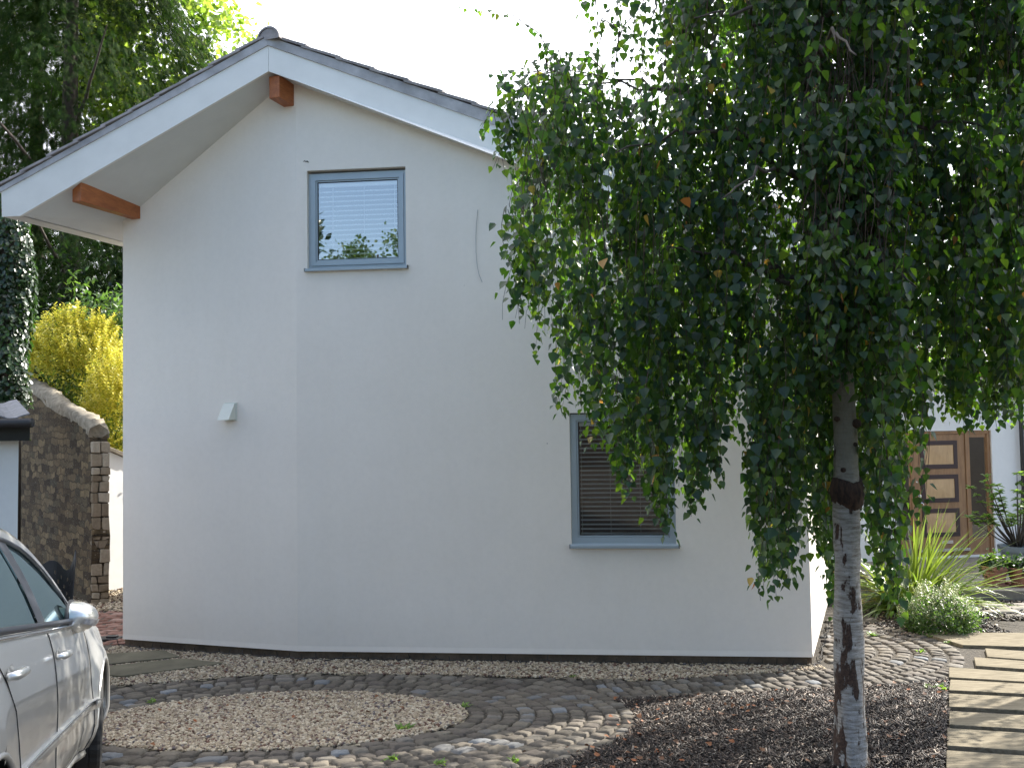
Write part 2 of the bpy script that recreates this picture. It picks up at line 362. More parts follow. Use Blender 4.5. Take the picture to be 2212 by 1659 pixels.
# setts -----------------------------------------------------------
g1 = np.array([-1, -.86, -.45, 0, .45, .86, 1.]); TS = []; 
for a in g1:
    for b in g1:
        e = max(abs(a), abs(b)); rr = 1 - .07*(abs(a*b)**3)
        z = 1 - .10*(a*a+b*b)*.5 - .20*(e > .8) - (1.5 if e > .99 else 0)
        TS.append((a*.5*rr, b*.5*rr, z))
TS = np.array(TS); TSF = [(i*7+j, (i+1)*7+j, (i+1)*7+j+1, i*7+j+1) for i in range(6) for j in range(6)]
def setts(name, items, h, mat, kind='structure'):
    n = len(items); A = np.array(items)      # x,y,ang,len(tangent),wid(across)
    p = np.stack([A[:, 0], A[:, 1], gz(A[:, 1])-.012+RNG.uniform(0, .012, n)], -1)
    sl = (gz(A[:, 1]+.02)-gz(A[:, 1]-.02))/.04
    az = norm(np.stack([RNG.normal(0, .035, n), -sl+RNG.normal(0, .035, n), np.ones(n)], -1))
    ax = np.stack([np.cos(A[:, 2]), np.sin(A[:, 2]), np.zeros(n)], -1); ax = norm(ax-az*(ax*az).sum(-1, keepdims=True)); ay = np.cross(az, ax)
    sc = np.stack([A[:, 3], A[:, 4], np.full(n, h)*RNG.uniform(.85, 1.25, n)], -1)
    V, Fn = instance(TS, TSF, p, ax, ay, az, sc)
    W2 = V.reshape(n, 49, 3); W2[:, :, 2] += RNG.normal(0, .0022, (n, 49)); W2[:, :, :2] += RNG.normal(0, .0028, (n, 49, 2))
    sk_ = RNG.normal(0, .06, (n, 1)); W2[:, :, :] += ax[:, None, :]*(TS[None, :, 1:2]*A[:, 4][:, None, None]*sk_[:, :, None])
    return tag(npmesh(name, W2.reshape(-1, 3), Fn, mat, smooth=True), kind=kind)
items = []; gap = .018
def rowstones(path, width, lo, hi, keep):
    """path: function s->(x,y,ang), s from 0 to L"""
    fn, L = path; s = random.uniform(0, .1)
    while s < L:
        l = random.uniform(lo, hi)*random.choice([1, 1, 1.25]); x, y, a = fn(s+l/2)
        if keep(x, y): items.append((x, y, a+random.gauss(0, .035), l-gap*.75, width*random.uniform(.90, .98)-.004))
        s += l
def ellpath(k):
    a, b = ERX+k, ERY+k; n = 400; th = np.linspace(0, 2*math.pi, n); X = EX+a*np.cos(th); Y = EY+b*np.sin(th)
    d = np.concatenate([[0], np.cumsum(np.hypot(np.diff(X), np.diff(Y)))])
    def fn(s):
        t = float(np.interp(s, d, th)); return EX+a*math.cos(t), EY+b*math.sin(t), math.atan2(b*math.cos(t), -a*math.sin(t))
    return fn, d[-1]
rw = .142
for i in range(10):
    rowstones(ellpath(.02+rw*(i+.5)*.92), rw*.95, .09, .18, lambda x, y: y < yback(x)-.03 and ell(x, y, 1.33) and y > 4.7)
def arcpath(r, left):
    straight = 3.6 if left else 0
    def fn(s):
        if s < straight:
            x = KX-(straight-s); y0 = KY-r; return x, y0-(KX-x)*.2, math.atan(.2)
        t = -math.pi/2 + (s-straight)/r; return KX+r*math.cos(t), KY+r*math.sin(t), t+math.pi/2
    return fn, straight + r*math.pi*1.02
for i in range(8):
    r = KR-.1-i*.165
    if r < .12: break
    def keep(x, y):
        if x < KX: return (not ell(x, y, 1.33)) and y < yback(x)-.02
        return (x > wall_s(y)+.05)
    def wall_s(y): return Rp.x + (y-Rp.y)*dS.x/dS.y if y > Rp.y else 0
    rowstones(arcpath(r, True), .16, .075, .13, keep)
    # rows east of the corner use narrow setts laid across the row
setts('cobbled_path', items, .026, M['sett'])
# shade-side cobbles and pavers beyond the left corner
items2 = []
for r_ in range(26):
    y = 10.4 + r_*.13
    for c_ in range(16): items2.append((-6.6+c_*.235+(.11 if r_ % 2 else 0)+(y-10.4)*-.1, y, random.gauss(0, .02), .222, .118))
items2 = [q for q in items2 if not (q[0] > -4.35 - (q[1]-10.2)*-.34*0 and q[1] < 10.35)]
items2 = [q for q in items2 if q[0] < Lp.x + (q[1]-Lp.y)*.34 - .12 and q[1] < 12.3]
setts('brick_paving', items2, .02, M['brickpave'])

# mulch chips
x, y = scatter(in_mulch, (-.6, 5.2, 4.6, 9.9), 4300); n = len(x)
CH = np.array([(-.5, -.4, -.5), (.5, -.5, -.5), (.42, .5, -.5), (-.45, .42, -.5), (-.42, -.35, .5), (.46, -.3, .5), (.4, .35, .5), (-.5, .4, .5)])
CHF = [(3, 2, 1, 0), (4, 5, 6, 7), (0, 1, 5, 4), (1, 2, 6, 5), (2, 3, 7, 6), (3, 0, 4, 7)]
ax, ay, az = randframes(n, .7)
L_ = RNG.uniform(.018, .058, n)*RNG.choice([1, 1, 1, 1.7], n)
V, Fn = instance(CH, CHF, np.stack([x, y, gz(y)+.012+RNG.uniform(0, .016, n)], -1), ax, ay, az, np.stack([L_, RNG.uniform(.004, .014, n), RNG.uniform(.002, .005, n)], -1))
tag(npmesh('bark_mulch', V, Fn, M['chip']), kind='stuff')
def in_grit(x, y): return (y > 10.9) & (y < 12.6) & (x > 3.9+(y-10.5)*.5) & (x < 9) & (x > 4.4)
pebbles('grit', lambda x, y: in_grit(x, y) | ((x > 4.1) & (x < 5.6) & (y > 10.2) & (y < 10.9)), (4.0, 9, 10.1, 12.6), 900, .008, .022, M['chip'], .002)

# flagstones in the gravel
def slab(name, P, th, lift, mat, label, group, cat):
    t = [Vector((p.x, p.y, gz(p.y)+lift)) for p in P]; b = [Vector((p.x, p.y, gz(p.y)+lift-th)) for p in P]
    cz = sum(t, Vector())/len(t); mb = MB(); mb.hexa([q-cz for q in b]+[q-cz for q in t])
    o = mb.build(name, mat, bevel=.006); o.location = cz
    if mb.f and o.data.polygons[1].normal.z < 0: o.data.flip_normals()
    return tag(o, label, cat, group)
slab('flagstone', SL1, .05, .035, M['flag'], 'dark mossy flagstone in the gravel by the car, nearer the house', 'flagstones laid in the gravel', 'flagstone')
slab('flagstone', SL2, .05, .035, M['flag'], 'dark mossy flagstone in the gravel, touching the cobbles', 'flagstones laid in the gravel', 'flagstone')
# sleepers of the stepped path
pa = on_ground(2050, 1469); pb = on_ground(2212, 1481); ed = Vector((pb.x-pa.x, pb.y-pa.y, 0)).normalized()
SLP = [((2128, 2133), 1405.7, 1424), ((2104, 2108), 1425, 1443.6), ((2050, 2050), 1446.7, 1468.8), ((2053, 2050), 1474, 1497),
       ((2050, 2050), 1504.5, 1533), ((2051, 2050), 1543.4, 1572.8), ((2046, 2046), 1581, 1619), ((2045, 2044), 1629.6, 1672), ((2044, 2042), 1684, 1735)]
nm = ['short set-back sleeper just below the long top board', 'second short sleeper below the top board, near the cobble edge', 'first full sleeper below the cobbles, level with their lower edge',
      'pale sunlit sleeper, second full one below the cobbles', 'sleeper half dappled by shade, third full one below the cobbles', 'dappled sleeper with scattered bark crumbs, fourth full one below the cobbles',
      'shaded grey sleeper, second from the bottom of the picture', 'darkest shaded sleeper at the bottom edge of the picture', 'sleeper cut off below the bottom edge of the picture']
for k_, ((ua, ub), vt, vb) in enumerate(SLP):
    a = on_ground(ua, vt); b = on_ground(ub, vb); a2 = a+ed*1.9; b2 = b+ed*1.9
    slab('timber_sleeper', [b, b2, a2, a], .09, .03, M['sleeper'], 'weathered ' + nm[k_], 'timber sleepers of the stepped garden path', 'sleeper')
a = on_ground(1990, 1372); b = on_ground(2080, 1399.5)
slab('timber_sleeper', [b, b+Vector((3.2, -.62, 0)), a+Vector((3.9, -.3, 0)), a], .12, .035, M['sleeper'], 'long wide cracked board at the top of the stepped path', 'timber sleepers of the stepped garden path', 'sleeper')
# paving beyond
it3 = []
for r_ in range(5):
    for c_ in range(9): it3.append((5.9+c_*.62+(.3 if r_ % 2 else 0)+r_*.05, 10.95+r_*.21-c_*.02, -.03, .60, .20))
it3 = [q for q in it3 if q[0] > 6.15 + (q[1]-11)*-.6]
setts('stone_path', it3, .03, M['paver'])

# ================================================================ WHITE HOUSE
house = empty('house', Cp, 'white rendered two-storey gable house with faceted front wall and grey tiled roof', 'house')
PLH = .0
def seg_top(u): return None
WLtop = PA(265.5, 478.7); WAa = PA(600, 193); Ctop = PB(638.5, 183); CtopA = PA(638.5, 183)
Ct = Vector((Cp.x, Cp.y, (Ctop.z+CtopA.z)/2)); 
B1 = PB(931, 290); B2 = PB(1137, 365); RtZ = PB(1745, 583).z; Rt = Vector((Rp.x, Rp.y, RtZ))
def sB(p): return (Vector(p)-Cp).dot(dB)
LB = (Rp-Cp).length
def topB(s): return float(np.interp(s, [0, sB(B1), sB(B2), LB], [Ct.z, B1.z, B2.z, Rt.z]))
def Bpt(s, z, d=0): q = Cp + dB*s - nB*d; return Vector((q.x, q.y, z))     # d: depth into the wall
def rect(u0, v0, u1, v1, u2, v2, u3, v3):   # TL TR BR BL
    a, b, c, d = PB(u0, v0), PB(u1, v1), PB(u2, v2), PB(u3, v3)
    return (sB(a)+sB(d))/2, (sB(b)+sB(c))/2, (c.z+d.z)/2, (a.z+b.z)/2
W1 = rect(663.1, 369, 875, 360.3, 878, 576, 663.5, 582)
W2_ = rect(1229.8, 891, 1456, 890, 1461, 1177, 1234.8, 1178)
mb = MB(); cuts = [0, W1[0], W1[1], sB(B1), sB(B2), W2_[0], W2_[1], LB]; cuts = sorted(set(cuts))
full = []
for a, b in zip(cuts[:-1], cuts[1:]):
    win = None
    for w in (W1, W2_):
        if a >= w[0]-1e-4 and b <= w[1]+1e-4: win = w
    def q(z0, z1): mb.add([Bpt(a, z0), Bpt(b, z0), Bpt(b, z1 if z1 else topB(b)), Bpt(a, z1 if z1 else topB(a))], [(0, 1, 2, 3)])
    if win: q(PLH, win[2]); q(win[3], None)
    else: q(PLH, None)
for w in (W1, W2_):     # reveals
    s0, s1, z0, z1 = w; dp = .16
    c = [(s0, z0), (s1, z0), (s1, z1), (s0, z1)]
    for i in range(4):
        p, r = c[i], c[(i+1) % 4]; mb.add([Bpt(p[0], p[1]), Bpt(r[0], r[1]), Bpt(r[0], r[1], dp), Bpt(p[0], p[1], dp)], [(0, 1, 2, 3)])
# facet A, side walls, back
mb.add([Lp, Cp, Ct, WAa, WLtop], [(0, 1, 2, 3, 4)])
Lk = Lp + ridge*6.5; Rk = Rp + dS*4.0; Lk2 = Vector((Lk.x, Lk.y, WLtop.z)); Rk2 = Vector((Rk.x, Rk.y, Rt.z))
mb.add([Lk, Lp, WLtop, Lk2], [(0, 1, 2, 3)]); mb.add([Rp, Rk, Rk2, Rt], [(0, 1, 2, 3)]); 
ak = Vector((WAa.x, WAa.y, WAa.z))+ridge*6.6; mb.add([Rk, Lk, Lk2, ak, Rk2], [(0, 1, 2, 3, 4)])
# bell-cast drip at the foot: a thin sloping lip
for P, Q, nn in ((Lp, Cp, nA), (Cp, Rp, nB), (Rp, Rk, Vector((dS.y, -dS.x, 0)))):
    n0 = nn*.006
    mb.add([P+n0+Vector((0, 0, -.004)), Q+n0+Vector((0, 0, -.004)), Q+Vector((0, 0, .05))+nn*.001, P+Vector((0, 0, .05))+nn*.001], [(0, 1, 2, 3)])
    mb.add([P+n0+Vector((0, 0, -.004)), Q+n0+Vector((0, 0, -.004)), Q-nn*.02+Vector((0, 0, -.004)), P-nn*.02+Vector((0, 0, -.004))], [(3, 2, 1, 0)])
mb.build('wall', M['render'], house)
mb = MB()       # brick plinth under the render
for P, Q, nn in ((Lp, Cp, nA), (Cp, Rp, nB), (Rp, Rk, Vector((dS.y, -dS.x, 0)))):
    L = (Q-P).length; d = (Q-P).normalized(); k = int(L/.235); st = L/k
    for i in range(k):
        a = P+d*(i*st+.004)-nn*(.03+random.uniform(0, .003)); b = P+d*((i+1)*st-.004)-nn*.03
        mb.hexa([a+Vector((0, 0, -.14)), b+Vector((0, 0, -.14)), b-nn*.08+Vector((0, 0, -.14)), a-nn*.08+Vector((0, 0, -.14)),
                 a+Vector((0, 0, -.007)), b+Vector((0, 0, -.007)), b-nn*.08+Vector((0, 0, -.007)), a-nn*.08+Vector((0, 0, -.007))])
    mb.add([P-nn*.035+Vector((0, 0, -.15)), Q-nn*.035+Vector((0, 0, -.15)), Q-nn*.035+Vector((0, 0, -.006)), P-nn*.035+Vector((0, 0, -.006))], [(0, 1, 2, 3)])
mb.build('plinth', M['plinth'], house)

# barge boards
def prism(mb, pts, back, m=0):
    n = len(pts); b = [p+back for p in pts]
    mb.add(list(pts)+b, [tuple(range(n)), tuple(range(2*n-1, n-1, -1))] + [((i+1) % n, i, n+i, n+(i+1) % n) for i in range(n)], m)
EU = 1800
bl = [BL(2.7, 415.8), BL(4, 468.8), BL(42.8, 467), BL(579.6, 154.7), BL(579.6, 98)]
br = [BR(580.4, 98), BR(580.4, 154.7), BR(EU-30, 154.7+.3585*(EU-30-580)), BR(EU, 588), BR(EU, 98+.352*(EU-580))]
mb = MB(); prism(mb, bl, ridge*.03); mb.build('barge_board', M['board'], house)
mb = MB(); prism(mb, br, ridge*.03); mb.build('barge_board', M['board'], house)
# verge mortar, sits above the boards and 15 mm proud
vl = [BL(0, 407), BL(0, 417.5), BL(579.8, 99.5), BL(579.8, 80.5)]
vr = [BR(580.2, 80.5), BR(580.2, 99.5), BR(EU+3, 98+.352*(EU+3-580)+1.5), BR(EU+3, 80.5+.337*(EU+3-580))]
mb = MB(); prism(mb, [p-ridge*.015 for p in vl], ridge*.09); prism(mb, [p-ridge*.015 for p in vr], ridge*.09); mb.build('verge', M['verge'], house)
# roof: stepped tile courses
RLEN = 6.9
def roofside(mb, eave, apex, n, m=0):
    d = apex-eave; nn = d.cross(ridge).normalized(); nn = nn if nn.z > 0 else -nn; eave = eave - d.normalized()*.04
    for i in range(n):
        a = eave+d*(i/n); b = eave+d*(min(1, (i+1.12)/n)); j = random.uniform(0, .006)
        lo = nn*(.018+j); hi = nn*.002; th = nn*.026; f = -ridge*(.03+random.uniform(0, .012)); k = ridge*RLEN
        mb.hexa([a+lo+f, b+hi+f, b+hi+k, a+lo+k, a+lo+th+f, b+hi+th+f, b+hi+th+k, a+lo+th+k])
mb = MB(); roofside(mb, BL(0, 407), BL(580, 80.5), 10); roofside(mb, BR(EU+3, 80.5+.337*(EU+3-580)), BR(580, 80.5), 17)
mb.build('roof', M['tile'], house)
# ridge tiles
rc = BL(583, 84); mb = MB(); s = -.04
while s < RLEN:
    n = 10; ring = []
    for t_, rad in ((0, .125), (0, .14), (.42, .125), (.42, .11)): pass
    for (r0, s0) in ((.118, s), (.138, s), (.126, s+.44), (.106, s+.44)):
        ring.append([rc + ridge*s0 + Vector((math.cos(RD), -math.sin(RD), 0))*math.cos(math.pi*k/n)*r0 + Vector((0, 0, 1))*(math.sin(math.pi*k/n)*r0-.02) for k in range(n+1)])
    vs = sum(ring, []); w = n+1
    mb.add(vs, [(i*w+k, i*w+k+1, (i+1)*w+k+1, (i+1)*w+k) for i in range(3) for k in range(n)]); s += .43
p0 = rc-ridge*.03; mb.add([p0 + Vector((math.cos(RD), -math.sin(RD), 0))*math.cos(math.pi*k/10)*.117 + Vector((0, 0, 1))*(math.sin(math.pi*k/10)*.117-.02) for k in range(11)], [tuple(range(11))])
mb.build('ridge_tiles', M['tile'], house)
# soffits
ga, gb, ge = BL(579.6, 152)+ridge*.03, BL(42.8, 465)+ridge*.03, BR(EU, 585)+ridge*.03
mb = MB()
mb.add([gb, WLtop, WAa, ga], [(0, 1, 2), (0, 2, 3)])
far = ridge*6.0
mb.add([gb, WLtop, WLtop+far, gb+far], [(0, 1, 2), (0, 2, 3)])
mb.add([ga, WAa, Ct, B1, B2, Rt, ge], [(0, 1, 2), (0, 2, 3), (0, 3, 4), (0, 4, 5), (0, 5, 6)])
mb.add([Rt, Rt+far, ge+far, ge], [(0, 1, 2), (0, 2, 3)])
mb.build('soffit', M['soffit'], house)
mb = MB(); e0 = BL(4, 468.2)+ridge*.03; e1 = BL(42.8, 466.2)+ridge*.03; et = BL(2.7, 416)+ridge*.03
th = Vector((math.cos(RD), -math.sin(RD), 0))*.025
mb.add([e0+th, e1, e1+far, e0+far+th], [(0, 1, 2, 3)])
mb.hexa([e0, e0+th, e0+th+far, e0+far, et, et+th, et+th+far, et+far])
mb.build('eaves_box', M['board'], house)
# purlin ends
wv = Vector((math.cos(RD), -math.sin(RD), 0))
for (u, v, w_, h_, L) in ((571.5, 208, .125, .235, .55), (142.7, 433, .115, .155, 1.25)):
    p = BL(u, v)+ridge*.080; mb = MB(); up = Vector((0, 0, h_)); sl = Vector((0, 0, .06 if w_ < .12 else 0))
    c = Vector(p); pts = [Vector((0, 0, 0)), wv*w_, wv*w_+ridge*L, ridge*L, up, wv*w_+up+sl, wv*w_+ridge*L+up+sl, ridge*L+up]
    mb.hexa(pts); o = mb.build('purlin', M['beam']); o.location = c; o.parent = house; o.matrix_parent_inverse = wm(house).inverted()
    bv = o.modifiers.new('b', 'BEVEL'); bv.width = .004

# windows
def window(w, double, nsl, glass, slat_tilt, label):
    s0, s1, z0, z1 = w; root = None
    def ringmb(mb, a, b, c, d, wd, dep0, dep1):
        for (p, q, r, t) in ((a, b, c, c+wd), (a, b, d-wd, d), (a, a+wd, c+wd, d-wd), (b-wd, b, c+wd, d-wd)):
            P = [Bpt(p, r, dep1), Bpt(q, r, dep1), Bpt(q, r, dep0), Bpt(p, r, dep0)]; Q = [Bpt(p, t, dep1), Bpt(q, t, dep1), Bpt(q, t, dep0), Bpt(p, t, dep0)]
            mb.hexa([P[3], P[2], P[1], P[0], Q[3], Q[2], Q[1], Q[0]])
    mb = MB(); fw = .052; zb = z0+.012
    if double:
        ringmb(mb, s0+.002, s1-.002, zb, z1-.022, .03, .055, .14)
        ringmb(mb, s0+.034, s1-.034, zb+.032, z1-.054, .046, .042, .13)
        ringmb(mb, s0+.082, s1-.082, zb+.080, z1-.102, .014, .056, .12); gi = .098; gt = .118
    else:
        ringmb(mb, s0+.002, s1-.002, zb, z1-.012, .062, .045, .14)
        ringmb(mb, s0+.066, s1-.066, zb+.064, z1-.076, .016, .06, .12); gi = .084; gt = .094
    fr = mb.build('window', M['winframe'], house); fr['label'] = label
    mb = MB(); ringmb(mb, s0+gi-.002, s1-gi+.002, zb+gi-.003, z1-gt+.003, .008, .066, .075); mb.build('gasket', M['gasket'], fr)
    mb = MB(); a, b, c, d = s0+gi, s1-gi, zb+gi, z1-gt
    mb.add([Bpt(a, c, .072), Bpt(b, c, .072), Bpt(b, d, .072), Bpt(a, d, .072)], [(0, 1, 2, 3)]); mb.build('pane', glass, fr)
    # sill
    mb = MB(); P = [Bpt(s0-.015, z0-.028, -.045), Bpt(s1+.02, z0-.028, -.045), Bpt(s1+.02, z0-.012, .05), Bpt(s0-.015, z0-.012, .05)]
    Q = [Bpt(s0-.015, z0+.002, -.045), Bpt(s1+.02, z0+.002, -.045), Bpt(s1+.02, z0+.014, .05), Bpt(s0-.015, z0+.014, .05)]
    mb.hexa(P+Q); mb.build('sill', M['winframe'], fr, bevel=.003)
    for sx in (s0-.018, s1+.02):
        mb = MB(); mb.hexa([Bpt(sx-.002, z0-.03, -.047), Bpt(sx+.004, z0-.03, -.047), Bpt(sx+.004, z0-.014, .045), Bpt(sx-.002, z0-.014, .045), Bpt(sx-.002, z0+.006, -.047), Bpt(sx+.004, z0+.006, -.047), Bpt(sx+.004, z0+.018, .045), Bpt(sx-.002, z0+.018, .045)])
        mb.build('sill_cap', M['black'], fr)
    # blind
    mb = MB(); hz = d-.002
    mb.hexa([Bpt(a+.01, hz-.04, .10), Bpt(b-.01, hz-.04, .10), Bpt(b-.01, hz-.04, .13), Bpt(a+.01, hz-.04, .13), Bpt(a+.01, hz, .10), Bpt(b-.01, hz, .10), Bpt(b-.01, hz, .13), Bpt(a+.01, hz, .13)])
    pitch = (hz-.05-c)/nsl; hw = .0125
    for i in range(nsl):
        z = c+.01+i*pitch; tz = math.sin(slat_tilt)*hw; ty = math.cos(slat_tilt)*hw
        mb.hexa([Bpt(a+.012, z-tz, .115-ty), Bpt(b-.012, z-tz, .115-ty), Bpt(b-.012, z+tz, .115+ty), Bpt(a+.012, z+tz, .115+ty),
                 Bpt(a+.012, z-tz+.003, .115-ty), Bpt(b-.012, z-tz+.003, .115-ty), Bpt(b-.012, z+tz+.003, .115+ty), Bpt(a+.012, z+tz+.003, .115+ty)])
    for fx in (.17, .185, .57, .95) if double else (.03, .36, .70, .97):
        x_ = a+(b-a)*fx; mb.tube([Bpt(x_, c, .10), Bpt(x_, hz-.03, .10)], .0015, 4)
    mb.build('blind', M['blind'], fr)
    # room behind
    mb = MB(); ra, rb, rc_, rd, dd = s0-.5, s1+.5, z0-.9, z1+.3, 2.6
    f0 = [Bpt(ra, rc_, .165), Bpt(rb, rc_, .165), Bpt(rb, rd, .165), Bpt(ra, rd, .165)]; f1 = [Bpt(ra, rc_, dd), Bpt(rb, rc_, dd), Bpt(rb, rd, dd), Bpt(ra, rd, dd)]
    mb.add(f0+f1, [(0, 1, 5, 4), (1, 2, 6, 5), (2, 3, 7, 6), (3, 0, 4, 7), (4, 5, 6, 7)])
    i4 = [Bpt(s0, z0, .165), Bpt(s1, z0, .165), Bpt(s1, z1, .165), Bpt(s0, z1, .165)]
    mb.add(f0+i4, [(0, 1, 5, 4), (1, 2, 6, 5), (2, 3, 7, 6), (3, 0, 4, 7)])
    mb.build('window_recess', M['room'], fr)
window(W1, True, 15, M['glass'], R(46), 'small upper window reflecting blue sky')
window(W2_, False, 24, M['glass_low'], R(24), 'tall lower window with dark room behind the blind')

# vent cowl on facet A
def Apt(s, z, d=0): q = Cp - dA*s + nA*d; return Vector((q.x, q.y, z))
a = PA(487, 870); b = PA(512.6, 909); sa = (Cp-a).dot(dA); sb = (Cp-b).dot(dA); zt, zb = a.z, b.z
mb = MB(); mb.hexa([Apt(sa, zb, .001), Apt(sb, zb, .001), Apt(sb, zb, .012), Apt(sa, zb, .012), Apt(sa, zt, .001), Apt(sb, zt, .001), Apt(sb, zt, .012), Apt(sa, zt, .012)][:4][::-1] + [Apt(sa, zt, .001), Apt(sb, zt, .001), Apt(sb, zt, .012), Apt(sa, zt, .012)][::-1])
vc = mb.build('vent_cowl', M['creampl'], house)
mb = MB(); h0, h1, z2, z3 = sa+.005, sb+.015, zt-.012, zb+.014
mb.add([Apt(h0, z3, .0125), Apt(h1, z3, .0125), Apt(h1-.0, z3-.004, .14), Apt(h0, z3-.004, .14), Apt(h0, z2, .0125), Apt(h1, z2, .0125), Apt(h1, z2, .03), Apt(h0, z2, .03)],
       [(4, 5, 6, 7), (7, 6, 2, 3), (0, 4, 7, 3), (5, 1, 2, 6)]); mb.build('hood', M['creampl'], vc)
mb = MB(); mb.tube([PB(u, v)+nB*.006 for u, v in ((1032, 454), (1029.5, 480), (1028, 510), (1028.2, 544), (1031, 575), (1035, 594), (1041.7, 610))], .0035, 6)
mb.build('loose_cable', simple('grey_cable', (.42, .42, .42), .7), house)
for u, v, r_ in ((655.5, 349.5, .006), (658.5, 348.5, .010), (660.5, 350.5, .006), (663.5, 349.5, .012), (666, 351, .008), (1182, 958, .007), (1003, 617, .004)):
    p = PB(u, v)+nB*.003; mb = MB(); mb.lathe([(0, -r_*.6), (r_*.8, -r_*.2), (r_*.6, r_*.5), (0, r_*.8)], p, 6); mb.build('wall_mark', M['dark'], house)

# cable of garden lights lying along the foot of the walls
mb = MB(); pts = []
for P, Q, nn in ((Lp, Cp, nA), (Cp, Rp, nB), (Rp, Rp+dS*1.9, Vector((dS.y, -dS.x, 0)))):
    L = (Q-P).length; k = int(L/.07)
    for i in range(k):
        q = P.lerp(Q, i/k)+nn*(.035+random.uniform(0, .05)); pts.append(Vector((q.x, q.y, -.078+random.uniform(0, .03))))
mb.tube(pts, .005, 5)
for p in pts[::2]:
    q = p+Vector((random.uniform(-.02, .02), random.uniform(-.02, .02), random.uniform(.03, .06))); mb.tube([p, q], [.005, .0035], 5)
tag(mb.build('light_cable', M['blackwire']), 'black string light cable with small stubs lying along the foot of the white wall', 'cable')
p = on_ground(236, 1382); mb = MB(); mb.box((0, 0, .015), (.26, .16, .03)); mb.box((.03, .01, .04), (.12, .08, .02)); o = mb.build('junction_box', M['black'], bevel=.006); o.location = p
tag(o, 'small flat black box on the paving at the left foot of the white house', 'box')

# ================================================================ BUNGALOW at the back right
bn = nrm(10.); bp = at_y(2045, 1195, 15.0); bd = Vector((math.cos(R(10)), -math.sin(R(10))*-1, 0)); bd = Vector((-bn.y, bn.x, 0))
def PH(u, v): return on_plane(u, v, bp, bn)
bung = empty('bungalow', (bp.x, bp.y, 0), 'white rendered bungalow with wooden panelled front door behind the birch', 'house')
H0 = Vector((bp.x, bp.y, 0))
def Hpt(s, z, d=0): q = H0 + bd*s - bn*d; return Vector((q.x, q.y, z))
def sH(p): return (p-H0).dot(bd)
f_tl, f_tr, f_br = PH(1936, 931.7), PH(2140, 929.7), PH(2151.7, 1196.4); dz0 = f_br.z; dz1 = (f_tl.z+f_tr.z)/2
ds0 = sH(f_tl); ds1 = (sH(f_tr)+sH(f_br))/2
mb = MB(); x0, x1, ztop = -5.5, 5.5, 3.25
for a, b, c, d in ((x0, ds0, -.1, ztop), (ds1, x1, -.1, ztop), (ds0, ds1, dz1, ztop), (ds0, ds1, -.1, dz0)): mb.add([Hpt(a, c), Hpt(b, c), Hpt(b, d), Hpt(a, d)], [(0, 1, 2, 3)])
for (a, c), (b, d) in (((ds0, dz0), (ds1, dz0)), ((ds1, dz0), (ds1, dz1)), ((ds1, dz1), (ds0, dz1)), ((ds0, dz1), (ds0, dz0))): mb.add([Hpt(a, c), Hpt(b, d), Hpt(b, d, .12), Hpt(a, c, .12)], [(0, 1, 2, 3)])
mb.add([Hpt(x0, -.1), Hpt(x0, -.1, 6), Hpt(x0, ztop, 6), Hpt(x0, ztop)], [(0, 1, 2, 3)])
mb.build('wall', M['render2'], bung)
mb = MB()
for a in range(14):
    t0, t1 = a/14, (a+1.15)/14; y0, y1 = -.35+t0*3.6, -.35+t1*3.6; z0, z1 = ztop-.06+t0*1.05, ztop-.06+t1*1.05
    mb.hexa([Hpt(x0-.2, z0+.02, y0), Hpt(x1, z0+.02, y0), Hpt(x1, z1, y1), Hpt(x0-.2, z1, y1), Hpt(x0-.2, z0+.045, y0), Hpt(x1, z0+.045, y0), Hpt(x1, z1+.025, y1), Hpt(x0-.2, z1+.025, y1)])
mb.build('roof', M['tile'], bung)
mb = MB(); mb.hexa([Hpt(x0-.2, ztop-.14, -.33), Hpt(x1, ztop-.14, -.33), Hpt(x1, ztop-.14, .0), Hpt(x0-.2, ztop-.14, 0), Hpt(x0-.2, ztop-.05, -.33), Hpt(x1, ztop-.05, -.33), Hpt(x1, ztop-.05, 0), Hpt(x0-.2, ztop-.05, 0)])
mb.build('eaves_board', M['black'], bung)
def hb(mb, s0, s1, z0, z1, d0, d1):   # d0 nearer the viewer (smaller), d1 deeper
    return mb.hexa([Hpt(s0, z0, d0), Hpt(s1, z0, d0), Hpt(s1, z0, d1), Hpt(s0, z0, d1), Hpt(s0, z1, d0), Hpt(s1, z1, d0), Hpt(s1, z1, d1), Hpt(s0, z1, d1)])
su = lambda u, v=1050: sH(PH(u, v)); zu = lambda v, u=2040: PH(u, v).z
m1a, m1b, m2a, m2b = su(1972), su(1981), su(2091), su(2100)
mb = MB(); e = .055
for q in ((ds0, ds1, dz1-e, dz1), (ds0, ds1, dz0, dz0+.03), (ds0, ds0+.05, dz0+.03, dz1-e), (ds1-.06, ds1, dz0+.03, dz1-e), (m1a, m1b, dz0+.03, dz1-e), (m2a, m2b, dz0+.03, dz1-e)): hb(mb, *q, .03, .11)
fr = mb.build('door_frame', M['oak'], bung, bevel=.004)
for (a, b) in ((ds0+.05, m1a), (m2b, ds1-.06)):
    mb = MB(); zp = zu(1161, 2120); hb(mb, a, b, dz0+.03, zp, .05, .08); hb(mb, a, b, dz1-e-.06, dz1-e, .05, .08); hb(mb, a, a+.012, zp, dz1-e-.06, .05, .08); hb(mb, b-.012, b, zp, dz1-e-.06, .05, .08)
    sp = mb.build('sidelight', M['oak'], bung)
    mb = MB(); mb.add([Hpt(a, zp, .066), Hpt(b, zp, .066), Hpt(b, dz1-e-.06, .066), Hpt(a, dz1-e-.06, .066)], [(0, 1, 2, 3)]); mb.build('pane', M['glass_low'], sp)
